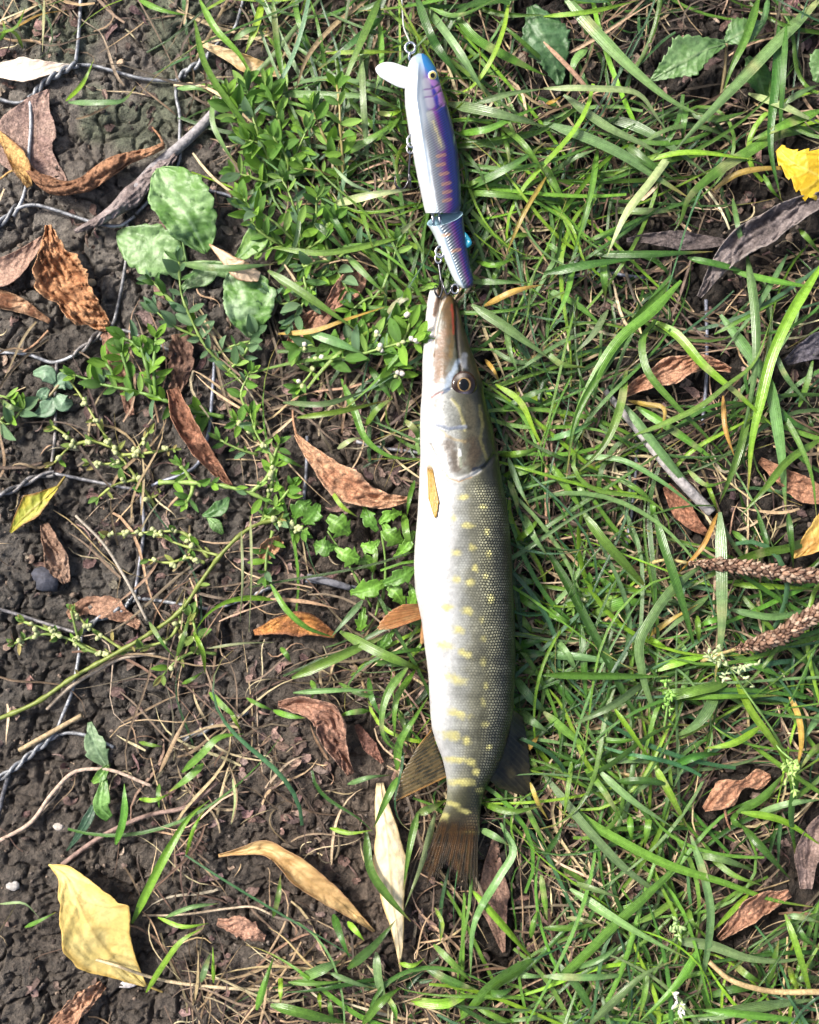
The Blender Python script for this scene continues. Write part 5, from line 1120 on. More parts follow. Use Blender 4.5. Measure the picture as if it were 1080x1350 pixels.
# grass flower panicles
def panicle(label, stem, tips, c, seed, n=26, white=False):
    rr = random.Random(seed)
    t = thing('grass_panicle', W(*stem[0][:2], 0.0), label, 'grass flower', 'small grass flowers')
    stem_to(t, stem, (1.8, 1.0), (0.2, 0.34, 0.09))
    b = Bag(); root = stem[-1]
    for (x, y) in tips:
        P = smooth(np.array([(root[0], root[1], root[2]), ((root[0] + x) / 2 + rr.uniform(-3, 3), (root[1] + y) / 2 + rr.uniform(-3, 3), root[2] + 4), (x, y, root[2] + rr.uniform(0, 6))]), 14)
        Pw = W(P[:, 0], P[:, 1], P[:, 2] * 0.001)
        b.add(*tube(Pw, 0.6 * S, 5), (0.3, 0.4, 0.16))
        for k in range(n // len(tips)):
            i = rr.randint(4, 13); a = rr.uniform(0, 6.28); l = rr.uniform(5, 9) * S
            dv = np.array((math.cos(a), math.sin(a), rr.uniform(-0.2, 0.8))); dv /= np.linalg.norm(dv)
            p = Pw[i]; cc = np.array(c) * rr.uniform(0.7, 1.2)
            if white and rr.random() < 0.5: cc = np.array((0.75, 0.73, 0.70))
            b.add(*tube(np.array([p, p + dv * l * 0.5, p + dv * l]), np.array([0.3, 0.36, 0.1]) * l * 0.75, 5), cc)
    o = b.build('florets', M['stem'], t); o['kind'] = 'stuff'
panicle('pale grass flower at the foot of the thicker seed spike', [(1045, 1010, 6), (1010, 950, 22), (985, 915, 30), (962, 880, 34)], [(930, 845), (928, 860), (950, 850), (985, 875), (1000, 875), (955, 895), (995, 905), (940, 870)], (0.42, 0.5, 0.26), 1, 40)
panicle('green drooping grass flower beside the two lobed chestnut leaf', [(1010, 960, 10), (1030, 990, 24), (1042, 1000, 28)], [(1030, 1010), (1045, 1020), (1035, 1035), (1048, 1045), (1055, 1010)], (0.34, 0.5, 0.14), 2, 40)
panicle('small green grass flower above the broad curved blade', [(875, 965, 10), (880, 930, 24), (882, 905, 28)], [(878, 898), (886, 920), (876, 935), (884, 940)], (0.22, 0.42, 0.08), 3, 24)
panicle('white flowering grass tip at the bottom of the grass', [(905, 1370, 6), (900, 1340, 22), (893, 1318, 30)], [(884, 1306), (890, 1325), (902, 1325), (905, 1340), (895, 1345)], (0.4, 0.5, 0.22), 4, 34, True)
panicle('tiny grass flower between crossing blades left of brown leaf', [(890, 1225, 8), (889, 1215, 22), (892, 1220, 28)], [(884, 1228), (900, 1226), (895, 1236), (888, 1212)], (0.32, 0.46, 0.18), 5, 16)

# ------------------------------------------------------------------ grass
GC = {'g': (0.110, 0.230, 0.030), 'b': (0.135, 0.235, 0.078), 'y': (0.20, 0.36, 0.030), 'd': (0.052, 0.130, 0.020), 'p': (0.33, 0.39, 0.18), 'o': (0.40, 0.27, 0.06), 's': (0.40, 0.28, 0.16)}
TILE = {1: (0, 0), 2: (360, 0), 3: (720, 0), 4: (0, 340), 5: (360, 340), 6: (720, 340), 7: (0, 680), 8: (360, 680), 9: (720, 680), 10: (0, 1010), 11: (360, 1010), 12: (720, 1010)}
def parse(t, s):
    out = []
    for ln in s.strip().split('\n'):
        a = ln.split()
        v = [float(x) for x in a[2:]]
        out.append((t, a[0], float(a[1]) / 3, [(TILE[t][0] + v[i] / 3, TILE[t][1] + v[i + 1] / 3) for i in range(0, len(v), 2)]))
    return out
# each line: colour, width, then x y along the blade (measured on a threefold enlargement of that part of the photograph)
HERO = []
HERO += parse(1, '''g 30 550 0 640 40 740 60
g 30 770 80 810 250 880 370 970 490 1060 620
g 34 790 0 850 110 950 220 1010 330
y 36 1040 0 1010 110 970 210
b 26 700 350 790 350 840 375
b 26 845 380 840 480 880 570 940 660
y 22 260 400 320 340 372 235
b 28 270 405 400 405 490 395 538 340
p 14 175 0 172 100 168 205
b 30 920 160 980 120 1080 100
y 16 0 130 60 110 100 30
g 20 0 160 20 120 10 80
o 14 60 110 150 60 270 40
g 18 90 190 60 130 0 110''')
HERO += parse(2, '''b 40 600 20 720 180 850 390
d 42 565 -20 640 170 760 330
g 45 715 50 800 150 900 210 1080 300
b 52 690 410 850 440 1080 500
b 30 800 410 940 370 1080 350
g 35 720 530 850 510 960 460 1080 410
d 38 720 760 860 700 1000 620 1080 560
g 32 750 760 900 770 1080 800
p 42 230 810 400 770 570 745
b 38 0 370 200 375 400 390 520 440
b 32 350 220 360 450 380 690
g 38 430 -20 350 160 300 280 250 430
g 30 0 0 20 200 60 390
s 24 385 -10 230 110 140 220 80 390
g 28 80 -20 110 110 160 200
d 32 190 780 260 900 330 1015
g 28 60 430 110 520 160 590
g 32 290 610 400 540 530 460
g 30 0 980 200 1000 420 960 610 900
p 22 490 940 540 890 600 850
y 22 210 210 350 205 520 205
y 22 935 -10 910 120 850 260 790 340 690 390
g 28 780 20 900 55 1080 60
g 30 900 500 960 540 1080 690
o 22 1080 700 1000 830 920 1010
g 30 420 90 430 220 400 390
d 36 440 60 300 180 160 290
g 24 620 30 700 60 900 -10
b 24 140 220 170 330 190 400
d 26 160 880 220 930 290 1000
g 24 340 800 370 900 400 1000
g 22 900 500 930 600 940 700
g 24 1080 250 980 160 860 60
p 18 240 660 300 720 410 765
g 24 400 560 470 500 520 430
y 26 410 445 470 450 520 430
g 22 1020 930 960 930 880 1000
b 24 480 1000 500 930 560 880''')
HERO += parse(3, '''b 56 1090 -10 900 180 720 370 560 540 490 620
p 40 520 570 420 710 320 840 240 1015
b 62 60 -30 200 130 350 280 500 400 640 470
b 52 -10 485 150 540 300 610 450 710 570 785
b 52 230 470 330 490 480 570 650 700
b 44 70 375 240 500 400 580 500 650
p 32 -10 350 200 350 370 375 450 480 492 535
g 42 842 -10 790 150 730 280 698 375
y 26 375 640 520 605 825 630
g 46 1090 435 950 490 790 565
g 52 1090 515 950 520 800 600 650 700 560 790 530 880 498 925
p 36 800 370 940 420 1080 490
o 30 658 755 750 690 880 665 1090 690
d 30 560 410 545 480 540 560
g 30 205 580 180 750 140 900 100 1020
g 42 -10 650 40 740 80 805
b 34 235 830 400 835 540 830
y 24 -10 65 180 45 370 0
s 22 -10 165 120 300 240 450
s 18 70 220 200 150 330 65 440 0
b 30 945 410 1000 370 1090 330
d 42 920 100 910 300 890 600 930 790
d 30 950 100 935 350 920 600
y 20 260 695 340 650 470 595
b 26 738 785 760 900 790 1020
d 36 170 1005 400 1005 660 995
b 26 20 690 100 630 200 590
g 28 1000 905 1050 960 1090 1010
b 40 165 190 120 230 95 340
d 40 300 560 400 640 520 720
d 32 90 800 0 790 -80 780
g 24 860 690 900 760 940 800
g 30 0 960 60 1000 120 1030
d 36 560 450 680 470 800 440
g 20 150 960 260 910 330 870
o 20 0 410 30 400 60 380
b 30 880 -10 860 80 820 160''')
HERO += parse(4, '''b 34 705 20 850 40 1085 25
b 26 0 560 40 590 100 600''')
HERO += parse(5, '''g 42 -20 50 120 140 250 230 330 285
g 36 290 -10 370 70 450 150
o 26 20 300 150 290 300 240 455 190
b 46 145 298 230 325 360 380
g 36 270 478 320 600 370 720 450 780 580 797
b 28 40 572 200 578 370 525
y 28 95 632 250 610 445 565
b 48 785 185 900 260 1090 395
p 36 450 225 510 165 595 150
b 30 780 95 900 95 1020 98
o 30 835 190 960 130 1070 105
b 24 860 355 930 400 1090 420
b 30 920 250 940 380 975 465
y 30 880 500 970 560 1040 700 1090 790
o 20 838 400 870 440 900 500
g 32 895 780 1000 770 1090 730
g 36 910 862 1000 840 1090 800
b 28 930 790 980 920 1015 985
g 26 475 -10 490 80 525 130
y 22 230 920 270 980 335 1025
b 30 970 570 1020 540 1090 515
g 28 365 665 420 590 475 555
p 26 255 755 310 720 350 710
d 34 380 430 430 500 470 560
g 24 0 770 60 800 120 830
d 30 900 600 1000 560 1080 590
g 26 930 880 960 950 970 1020
g 24 560 880 540 950 530 1020
d 30 520 640 570 690 590 760
g 24 800 10 860 30 960 0
g 22 860 130 880 60 920 0''')
HERO += parse(6, '''y 52 1095 20 960 240 890 400 850 560 815 720 800 925
b 46 795 -10 825 200 830 400 800 600 770 720
y 46 415 245 500 290 620 420 760 540 930 695
g 38 435 245 385 310 390 420 500 570 620 690 718 800
g 50 535 90 420 210 300 310 150 560 60 760 -10 815
g 42 495 95 370 230 250 400 120 630 80 870
g 42 318 445 290 600 230 740 95 878
g 28 345 703 480 650 620 580 720 500 810 430 895 230
b 58 690 225 790 360 870 480 920 700 950 1015
g 32 740 55 900 90 1090 122
d 42 -10 62 150 30 400 -5
g 32 -10 118 130 190 245 295
b 32 245 205 180 310 105 385
g 32 112 -10 80 150 10 290
g 36 225 -10 230 90 235 165
o 24 325 565 400 580 462 590 455 700
b 42 305 575 400 700 520 850 645 990
g 42 355 588 500 680 700 825
b 28 95 788 300 800 450 880 630 1020
g 28 265 858 380 930 455 1010
g 42 15 815 90 920 155 1020
b 32 125 885 180 1015
g 38 1090 715 960 800 860 920 770 1020
g 30 915 585 1000 730 1050 860 1070 1020
g 38 805 595 760 780 685 975
b 28 885 325 950 470 1055 595
o 24 700 545 710 680 745 785
g 22 665 302 800 230 980 135
b 28 955 -15 850 170 690 385
g 32 -10 365 60 420 155 432
y 22 635 885 680 1005
g 30 1000 590 1040 470 1060 380
g 26 560 840 640 900 720 880
b 30 0 720 100 690 200 640
g 28 420 960 425 1020 430 1060
d 32 560 0 700 30 800 60
d 40 880 560 960 640 1080 700''')
HERO += parse(7, '''g 36 720 1015 800 940 860 880 965 862
g 26 700 555 725 480 757 375
y 26 1085 332 980 325 900 340 820 390 768 462
y 24 765 460 800 530 812 625
g 30 828 698 890 760 945 805
d 24 590 420 640 500 690 560
s 20 630 1018 690 890 752 770
g 20 720 665 770 640 805 615
p 14 990 0 995 200 985 460
p 14 955 60 960 250 950 420
g 20 550 895 590 905 640 912
y 22 910 765 930 810 955 850
p 14 820 525 950 505 1085 500
g 20 975 720 1030 750 1085 770''')
HERO += parse(8, '''g 46 75 642 300 540 465 465
g 48 265 458 420 540 615 622
g 42 532 600 460 690 430 800 440 880 505 945
g 30 562 610 490 720 480 885
g 42 490 1005 500 900 560 800 615 715
d 28 378 640 390 720 432 805
b 32 355 335 290 410 228 482
g 28 -10 270 60 380 130 440 245 482
s 20 -10 328 160 345 260 370
g 38 518 -10 530 80 558 145
b 42 985 -10 1030 80 1090 165
g 32 955 288 1000 340 1090 385
g 42 958 378 1010 440 1055 485
d 46 955 525 1020 500 1090 488
d 42 958 545 1090 545
b 46 955 638 1010 710 1090 788
b 52 960 765 1020 810 1090 855
b 32 965 598 1090 642
g 38 1005 945 1055 1015
o 24 1000 932 1055 865
b 26 80 700 250 690 440 690
g 28 380 770 300 780 240 800
d 30 370 580 480 585 590 590
g 30 500 770 520 840 530 880
g 24 530 560 560 540 600 480
g 26 30 520 60 560 70 580
g 28 0 770 60 790 130 800
g 26 150 650 165 690 150 725
g 24 260 660 330 700 440 720
g 30 960 100 1010 60 1060 0
g 28 400 100 405 170 395 240
d 30 960 230 1010 260 1060 250''')
HERO += parse(9, '''b 58 688 -15 695 250 690 500 668 645
d 42 -10 110 80 260 170 430 260 600 340 760 485 875
g 46 145 -15 230 100 330 210 412 300
d 44 428 -15 470 130 510 250 550 380 600 575
g 58 185 398 280 350 415 338
b 48 610 200 500 290 420 400 370 500 380 620 475 885
g 42 1090 72 950 130 860 145 700 210 555 292
b 42 -10 548 150 560 375 608
b 38 395 655 280 740 75 842
g 50 715 665 600 690 435 742
g 36 -10 630 300 635 485 635
b 58 672 640 655 740 600 820 495 882
y 36 745 630 810 770 890 880 975 1000
y 26 268 758 360 890 445 1020
g 42 -10 775 100 870 205 955
y 36 845 838 740 900 628 920
b 34 725 370 900 400 1090 358
y 30 735 272 900 280 1090 292
g 32 945 505 1010 560 1065 612
y 42 405 612 540 575 685 543
g 26 425 722 700 715 955 710
d 32 855 605 960 690 1090 735
y 24 388 478 440 500 492 532
o 24 678 -10 620 120 518 232
d 28 838 -10 870 100 882 185
d 32 958 -10 970 100 978 205
g 30 735 60 800 110 855 145
o 30 958 698 1000 800 1010 900 988 1015
g 28 598 395 605 505
b 34 645 315 540 400 435 495
g 28 765 305 850 400 965 525
g 42 -10 365 60 410 135 445
b 30 -10 470 40 450 60 430
g 34 460 700 580 690 700 660
b 34 240 970 370 965 470 985
g 30 720 400 640 420 590 450
g 34 720 540 850 600 940 640
o 28 400 480 480 420 600 350
g 30 310 920 340 960 380 950
d 40 500 990 600 950 700 940
g 30 1085 900 1040 950 1000 1010
b 36 1085 780 1040 850 1010 900
g 28 590 600 640 580 660 560
d 34 140 430 150 600 160 760
d 34 20 620 90 720 160 800
b 34 30 480 80 540 130 640
g 26 190 880 300 890 380 880''')
HERO += parse(10, '''y 42 522 622 590 480 680 310 760 190 832 132
y 18 735 355 770 240 812 168
g 36 458 310 490 200 492 70
g 36 805 -10 740 50 665 105
y 24 550 130 610 135 675 108
y 28 578 895 650 780 720 690 805 638
y 22 625 598 720 635 825 622
b 22 655 598 750 560 865 543
b 30 795 855 815 790 835 735
y 18 845 858 842 715
g 22 98 638 160 610 222 578
g 36 1015 965 1050 850 1085 750
p 14 920 50 930 130 915 230
p 14 0 545 100 545 155 600
g 22 630 70 625 120 630 165''')
HERO += parse(11, '''y 36 788 492 900 620 1030 770
b 38 900 225 950 340 900 430 800 610 780 850
g 36 828 148 940 180 1070 155
b 34 818 248 880 280 935 315
g 42 570 190 640 160 692 128
g 38 572 185 545 300 515 490
p 32 642 185 590 380 518 570
g 42 368 255 390 420 450 510 545 615
g 38 492 45 440 150 398 245
y 26 225 245 300 265 392 253
d 46 295 802 400 710 485 610
d 42 238 585 270 680 305 765
y 30 295 615 360 690
b 52 95 848 180 810 270 768
g 52 -10 945 150 985 310 1020
g 42 355 1020 430 930 505 875
b 42 408 735 420 860 455 955
g 58 1030 765 880 860 725 1020
d 42 598 792 700 850 810 885
y 50 545 930 680 940 805 888
g 32 635 705 720 790 785 855
b 28 225 818 330 860 410 882
g 28 978 115 1040 240 1085 330
o 22 1018 65 1050 150 1090 215
g 30 1060 430 1085 610
b 26 295 72 380 45 465 35
y 22 180 895 190 975
y 24 30 825 30 945
g 30 800 950 900 1000 980 1020
b 34 930 820 1020 830 1090 835
y 26 500 780 550 790 600 760
d 36 830 890 900 900 960 870
g 26 1020 680 1030 620 1050 560
b 26 1090 990 1000 1000 900 1015
g 28 440 900 480 960 490 1015
g 26 60 855 160 860 280 850
g 24 220 920 230 980 240 1020
y 20 640 560 670 620 660 700
g 26 0 600 20 520 30 430''')
HERO += parse(12, '''g 46 -15 55 150 210 300 300 480 390 700 460 900 530 1090 562
b 42 -15 25 200 290 330 420 500 530 610 575
b 48 95 485 250 590 420 690 565 762
g 46 -15 900 130 770 280 620 420 490 530 370 562 250
y 36 425 -10 490 110 565 250
b 40 572 275 620 420 650 560 640 720 585 965
g 46 625 700 520 860 360 1020
b 52 485 688 650 710 800 760 950 770 1070 745
b 56 595 1000 800 960 1095 918
g 38 620 965 850 990 1095 1015
g 42 752 185 850 130 945 25
d 38 775 235 860 330 965 445
y 36 770 182 920 210 1095 318
b 42 175 1020 280 920 380 830 510 765
b 36 -10 832 200 835 385 818
d 38 15 755 130 880 215 1020
b 36 205 15 320 120 505 245
d 32 1005 -10 970 180 992 385
b 32 825 192 950 150 1090 132
g 32 545 495 440 580 295 645
g 30 635 345 740 430 855 472
y 28 802 505 720 590 645 665
g 32 330 195 340 305
g 32 415 155 390 325
y 32 945 585 980 680 1065 965
d 28 -10 355 40 290 68 225
g 24 102 -15 70 205
g 30 402 775 390 900 368 1005
d 34 622 865 640 940 675 1020
b 28 98 458 200 490 295 522
p 24 80 600 150 610 205 625
g 30 -10 640 100 640 210 625
d 36 280 60 420 60 520 90
b 34 580 350 700 370 840 420
g 30 140 -10 230 100 300 220
g 30 760 180 740 210 790 250
b 32 955 590 1020 600 1090 620
d 40 640 910 760 880 860 880
g 34 740 780 800 830 860 860
b 38 1090 850 1020 840 960 860
d 40 980 620 1020 680 1080 720
b 30 120 800 220 760 300 700
g 26 510 850 600 820 700 830
g 28 560 560 580 620 620 660
b 30 20 1010 100 1015 190 1018
g 30 430 1010 520 980 600 985
y 30 960 790 980 850 1010 900
g 34 880 860 900 780 920 690''')

def hero_blade(parent, colk, width, pts, seed, zb=None):
    rr = np.random.default_rng(seed)
    L = sum(math.dist(a, b) for a, b in zip(pts, pts[1:]))
    n = max(7, min(26, int(L / 7)))
    P = smooth(np.array(pts, float), n)
    t = np.linspace(0, 1, n)
    zp = rr.uniform(8, 20) + min(L, 200) * 0.05
    gz = ground_z(P[:, 0], P[:, 1]); gz = gz.mean()
    a0, a1 = rr.uniform(0.02, 0.3), rr.uniform(0.65, 0.95)
    z = gz + 0.001 * (3 + zp * np.sin(np.pi * (a0 + (a1 - a0) * t)))
    gap = footprint_gap(P[:, 0], P[:, 1])
    z = np.where(gap < 30, np.minimum(z, 0.008 + gap * 0.0006), z)
    w = width * 0.40 * np.clip(0.3 + 4.5 * t, 0, 1) * np.clip((1 - t) * rr.uniform(1.3, 2.6), 0, 1) ** 0.8
    w = np.maximum(w, 0.25) * (1 + 0.08 * (fbm(t * 7, t * 0 + seed, seed % 50, 2) - 0.5))
    T = np.gradient(P[:, :2], axis=0); T /= np.linalg.norm(T, axis=1)[:, None] + 1e-9
    sd_ = np.stack([-T[:, 1], T[:, 0]], 1)
    fold = rr.uniform(0.12, 0.45) * rr.choice([1, 1, -1]); rl = rr.normal(0, 0.28) + rr.normal(0, 0.25) * np.sin(t * 3 + seed)
    cols_ = np.array([-1, -0.5, 0, 0.5, 1.0])
    X = P[:, :1] + sd_[:, :1] * cols_[None] * w[:, None]; Y = P[:, 1:2] + sd_[:, 1:] * cols_[None] * w[:, None]
    Z = z[:, None] + S * w[:, None] * (fold * np.abs(cols_)[None] + rl[:, None] * cols_[None])
    c = np.array(GC[colk]) * rr.uniform(0.8, 1.25)
    c = c * (1 + rr.normal(0, 0.06, 3))
    C = c[None, None] * (1 + 0.35 * (fbm(t * 5 + seed, t * 0, 9, 3) - 0.5))[:, None, None] * np.array([0.95, 1.0, 1.22, 1.0, 0.95])[None, :, None]
    if colk in 'gybd':
        tip = sstep(rr.uniform(0.72, 0.93), 1.05, t)[:, None, None] * (1 if rr.random() < 0.45 else 0.15)
        C = C * (1 - tip) + np.array((0.42, 0.33, 0.10)) * tip
        if rr.random() < 0.25:
            bl = sstep(0.62, 0.75, fbm(t * 9 + seed, t * 0, 19, 2))[:, None, None] * 0.6
            C = C * (1 - bl) + np.array((0.36, 0.36, 0.16)) * bl
    UV = np.stack(np.broadcast_arrays(cols_[None] * 0.5 + 0.5, t[:, None] * L / 30), -1)
    mk('blade', W(X, Y, Z), grid_q(n, 5), C.reshape(-1, 3), UV, M['grass' if colk != 's' else 'straw'], parent)

TUFT = {(1, 0): 'few short grass shoots by the upper wire corner', (1, 1): 'grass blades hanging over the twisted wire beside the knotgrass',
    (2, 0): 'bluish grass tuft between the knotgrass clump and the lure\'s head', (2, 1): 'broad grass blades right beside the lure\'s blue back',
    (3, 0): 'thick arching grass tuft between lure and bramble leaves', (3, 1): 'long crossing grass blades around the bramble leaf',
    (4, 0): 'one short pale blade tip by the wire', (4, 1): 'long single blade lying across the plantain leaves',
    (5, 0): 'bent grass blades left of the pike\'s head', (5, 1): 'grass tuft just right of the pike\'s eye',
    (6, 0): 'glossy grass tuft fanning out left of the broken grey stem', (6, 1): 'bright yellow green blades crossing over the reddish tan leaf',
    (7, 0): 'thin pale blades near the diagonal knotgrass stalk on soil', (7, 1): 'narrow leaning grass shoots below the diagonal knotgrass stalk',
    (8, 0): 'looping grass blades in front of the shrivelled mauve leaf', (8, 1): 'grass blades curving against the pike\'s rear belly and back',
    (9, 0): 'dense dark grass tuft right of the pike\'s dorsal side', (9, 1): 'wide upright blades among the brown seed spikes',
    (10, 0): 'little green shoots beside the pale yellow leaf', (10, 1): 'bright blades springing from bare soil above the pinkish scrap',
    (11, 0): 'grass blades around the cream and tan leaves', (11, 1): 'grass blades spread below the tail fin',
    (12, 0): 'long criss crossing blades right of the tail fin', (12, 1): 'broad bluish blades around the lower brown crumpled leaf'}
tufts = {}
for i, (tl, ck, w_, pts) in enumerate(HERO):
    mx = sum(p[0] for p in pts) / len(pts)
    key = (tl, int(mx > TILE[tl][0] + 180))
    tufts.setdefault(key, []).append((ck, w_, pts, i))
for key, bl in tufts.items():
    cx = np.mean([b[2][0][0] for b in bl]); cy = np.mean([b[2][0][1] for b in bl])
    tf = thing('grass_tuft', W(cx, cy, 0.0), TUFT[key], 'grass', 'tufts of grass')
    for ck, w_, pts, i in bl:
        hero_blade(tf, ck, w_, pts, 100 + i)

# ---- the finer grass, straw, litter and crumbs in between
COLS = np.linspace(60, 1020, 9); ROWS = np.linspace(60, 1260, 11)
GREEN = np.array([[.10, .0, .35, .9, 1, 1, 1, 1, 1], [.02, .0, .25, .9, .9, .9, 1, 1, 1], [0, 0, .10, .5, .8, .9, 1, .9, .8], [0, .0, .08, .4, .6, .8, 1, .9, .8], [0, 0, .05, .25, .4, .8, .9, .8, .9],
    [0, 0, .03, .15, .35, .8, .8, .7, .8], [0, .0, .06, .25, .5, .9, .9, .9, .9], [0, .03, .08, .25, .5, .9, 1, 1, 1], [.0, .05, .05, .12, .3, .8, 1, 1, .9], [0, .04, .06, .12, .3, .6, .9, 1, .9], [0, .05, .2, .45, .6, .8, 1, 1, 1]])
STRAW = np.array([[.5, .1, .4, .7, .7, .7, .7, .7, .7], [.08, .05, .3, .6, .6, .7, .7, .7, .7], [.08, .1, .4, .6, .6, .8, .7, .7, .7], [.15, .15, .35, .6, .6, .8, .8, .8, .8], [.2, .25, .4, .6, .6, .8, .8, .9, .8],
    [.2, .25, .4, .6, .6, .8, .9, .9, .9], [.12, .15, .4, .6, .6, .7, .8, .8, .8], [.06, .15, .5, .7, .7, .7, .7, .8, .8], [.1, .25, .55, .7, .8, .8, .8, .9, .9], [.12, .25, .6, .8, 1, 1, .9, .9, .9], [.1, .2, .55, .8, 1, .9, .8, .8, .8]])
def field(A, x, y):
    fx = np.clip((x - 60) / 120, 0, 7.999); fy = np.clip((y - 60) / 120, 0, 9.999)
    i = fx.astype(int); j = fy.astype(int); fx = fx - i; fy = fy - j
    return (A[j, i] * (1 - fx) + A[j, i + 1] * fx) * (1 - fy) + (A[j + 1, i] * (1 - fx) + A[j + 1, i + 1] * fx) * fy

def scatter(A, n, rr, lo=(-60, -60), hi=(1140, 1410)):
    x = rr.uniform(lo[0], hi[0], n * 3); y = rr.uniform(lo[1], hi[1], n * 3)
    k = rr.random(n * 3) < field(A, x, y) * (0.55 + 0.9 * fbm(x / 50, y / 50, 201, 2))
    return x[k][:n], y[k][:n]

def near_keep(X, Y, slack=1.0):
    m = np.zeros(X.shape, bool)
    for poly, hw in KEEP:
        x0, y0 = poly.min(0) - hw; x1, y1 = poly.max(0) + hw
        box = (X > x0) & (X < x1) & (Y > y0) & (Y < y1)
        if box.any(): m[box] |= pdist(X[box], Y[box], [tuple(p) for p in poly]) < hw * slack
    return m

def ribbons(name, A, n, K, wr, lr, zr, palette, mat, seed, curve, cols=3, heading=None, keep=True, label=None, cat=None, tipc=None, flat=0.0):
    rr = np.random.default_rng(seed)
    x0, y0 = scatter(A, n, rr); n = len(x0)
    L = rr.uniform(*lr, n); wdt = rr.uniform(*wr, n) * 0.5
    hd = rr.uniform(0, 2 * np.pi, n) if heading is None else heading(x0, y0, rr)
    kv = rr.normal(0, curve, n) * np.where(rr.random(n) < 0.15, 2.0, 1.0); t = np.linspace(0, 1, K)
    k2 = rr.normal(0, curve, n)
    a = hd[:, None] + kv[:, None] * t[None] + k2[:, None] * np.sin(3 * t)[None]
    step = (L / (K - 1))[:, None]
    X = x0[:, None] + np.cumsum(np.cos(a) * step, 1) - np.cos(a[:, :1]) * step * (K / 2)
    Y = y0[:, None] + np.cumsum(np.sin(a) * step, 1) - np.sin(a[:, :1]) * step * (K / 2)
    if keep:
        ok = ~(near_keep(X, Y, 0.75).sum(1) >= 1)
    else: ok = np.ones(n, bool)
    # blades that stray onto the bare soil are dropped
    endg = field(A, X[:, -1], Y[:, -1]); ok &= (endg > 0.12) | (rr.random(n) < 0.3)
    X, Y, L, wdt = X[ok], Y[ok], L[ok], wdt[ok]; n = len(X)
    zp = rr.uniform(*zr, n); a0 = rr.uniform(0.0, 0.35, n); a1 = rr.uniform(0.65, 1.0, n)
    gz = ground_z(X, Y); gz = np.maximum(gz * 0.3 + 0.7 * gz.mean(1, keepdims=True), gz)
    Z = gz + 0.0006 + 0.001 * zp[:, None] * np.sin(np.pi * (a0[:, None] + (a1 - a0)[:, None] * t[None])) + 0.001 * flat
    gap = footprint_gap(X, Y)
    Z = np.where(gap < 30, np.minimum(Z, 0.007 + gap * 0.0006), Z)
    T = np.stack([np.gradient(X, axis=1), np.gradient(Y, axis=1)], -1); T /= np.linalg.norm(T, axis=-1, keepdims=True) + 1e-9
    v = np.linspace(-1, 1, cols)
    w = wdt[:, None] * np.clip(0.7 + 1.6 * t, 0, 1)[None] * np.clip((1 - t) * 1.7, 0.04, 1)[None] ** 0.8
    PX = X[..., None] - T[..., 1:2] * v * w[..., None]; PY = Y[..., None] + T[..., 0:1] * v * w[..., None]
    fold = (rr.uniform(0.15, 0.5, n) * rr.choice([1, 1, -1], n))[:, None, None]; rl = rr.normal(0, 0.4, n)[:, None, None]
    PZ = Z[..., None] + S * w[..., None] * (fold * np.abs(v) + rl * v)
    pal = np.array(palette); ci = rr.integers(0, len(pal), n)
    c = pal[ci] * rr.uniform(0.65, 1.3, (n, 1)) * (1 + rr.normal(0, 0.05, (n, 3)))
    C = c[:, None, None, :] * (1 + 0.4 * (rr.random((n, K, 1, 1)) - 0.5) * 0.5) * np.where(np.abs(v) < 0.1, 1.2, 1.0)[None, None, :, None]
    if tipc is not None:
        tp = (sstep(0.75, 1.0, t)[None, :] * (rr.random(n) < 0.35)[:, None])[..., None, None]
        C = C * (1 - tp) + np.array(tipc) * tp
    q = grid_q(K, cols)
    Q = (q[None] + (np.arange(n) * K * cols)[:, None, None]).reshape(-1, 4)
    UV = np.stack(np.broadcast_arrays(v[None, None] * 0.5 + 0.5, (t[None, :] * L[:, None] / 30)[..., None]), -1)
    o = mk(name, W(PX, PY, PZ).reshape(-1, 3), Q, C.reshape(-1, 3), UV.reshape(-1, 2), M[mat])
    return tag(o, label, cat, kind='stuff')

def lean(x, y, rr):
    base = np.where(x > 600, rr.choice([0.5, 2.2, 1.4, -0.4, 0.1], len(x)), rr.choice([1.5, -0.3, 0.7, 2.4], len(x)))
    return base + rr.normal(0, 0.5, len(x)) + np.where(rr.random(len(x)) < 0.5, np.pi, 0)
GRN = [GC['g'], GC['b'], GC['d'], GC['d'], GC['g'], GC['y'], (0.06, 0.15, 0.06)]
STR = [(0.40, 0.29, 0.17), (0.28, 0.20, 0.12), (0.18, 0.13, 0.085), (0.48, 0.39, 0.24), (0.13, 0.09, 0.06), (0.10, 0.075, 0.055)]
ribbons('grass', GREEN, 1200, 14, (2.6, 7), (140, 400), (4, 22), GRN, 'grass', 11, 0.8, 3, lean, label='fine green grass filling the ground around the fish', cat='grass', tipc=(0.40, 0.30, 0.09))
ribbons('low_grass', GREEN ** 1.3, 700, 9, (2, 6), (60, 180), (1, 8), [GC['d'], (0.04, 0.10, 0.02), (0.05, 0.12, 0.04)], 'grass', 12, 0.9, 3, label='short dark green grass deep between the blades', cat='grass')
ribbons('dry_grass', STRAW, 3600, 9, (1.6, 4.4), (40, 200), (1, 11), STR, 'straw', 13, 0.65, 3, label='thin dry straw matted over the soil', cat='dry grass')
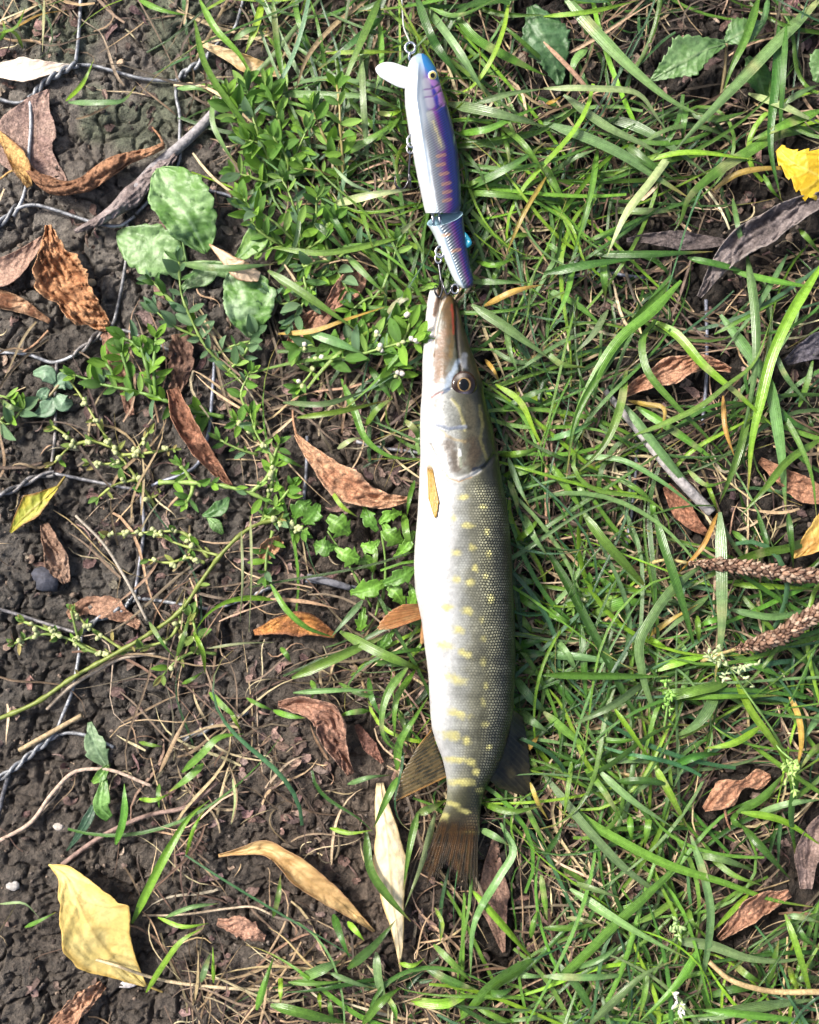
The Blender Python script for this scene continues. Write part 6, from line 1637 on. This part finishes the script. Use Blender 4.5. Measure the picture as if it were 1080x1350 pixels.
ribbons('fine_roots', np.clip(STRAW * 1.2, 0, 1), 1900, 9, (1.2, 2.4), (20, 90), (0.2, 3.0), STR + [(0.2, 0.14, 0.11), (0.14, 0.09, 0.07)], 'straw', 14, 1.0, 3, keep=True, label='hair fine brown rootlets lying on the soil', cat='dry grass')
LIT = np.clip(STRAW * 0.9 + 0.1, 0, 1)
ribbons('leaf_litter', LIT, 2600, 5, (3, 14), (6, 30), (0, 2.0), [(0.20, 0.13, 0.11), (0.13, 0.085, 0.075), (0.27, 0.18, 0.15), (0.10, 0.07, 0.06), (0.30, 0.21, 0.17)], 'dead', 15, 1.2, 5, keep=True, label='small brown leaf flakes strewn on the soil', cat='leaf litter')

def crumbs(n, seed):
    rr = np.random.default_rng(seed)
    x = rr.uniform(-60, 1140, n); y = rr.uniform(-60, 1410, n)
    k = rr.random(n) < np.where(x < 480, 1.0, 0.35) * (0.3 + 1.2 * sstep(0.4, 0.65, fbm(x / 45, y / 45, 222, 2)))
    x, y = x[k], y[k]; n = len(x)
    th = np.linspace(0, np.pi, 4); ph = np.linspace(0, 2 * np.pi, 6, endpoint=False)
    TH, PH = np.meshgrid(th, ph, indexing='ij')
    u = np.stack([np.maximum(np.sin(TH), 0.05) * np.cos(PH), np.maximum(np.sin(TH), 0.05) * np.sin(PH), np.cos(TH)], -1).reshape(-1, 3)
    r = 0.7 + 4.6 * rr.random(n) ** 3.2
    D = u[None] * (r[:, None, None] * rr.uniform(0.35, 1.45, (n, 24, 1))) * S
    D[..., 2] *= 0.6
    V = W(x, y, ground_z(x, y) + r * S * 0.2)[:, None] + D
    Q = (grid_q(4, 6, True)[None, :, ::-1] + (np.arange(n) * 24)[:, None, None]).reshape(-1, 4)
    pal = np.array([(0.085, 0.07, 0.06), (0.06, 0.05, 0.043), (0.12, 0.10, 0.085), (0.05, 0.04, 0.035), (0.17, 0.13, 0.10)])
    C = np.repeat(pal[rr.integers(0, 5, n)] * rr.uniform(0.7, 1.4, (n, 1)), 24, 0)
    o = mk('soil_crumbs', V.reshape(-1, 3), Q, C, None, M['crumb'])
    tag(o, 'loose crumbs of dark soil', 'soil', kind='stuff')
crumbs(16000, 31)
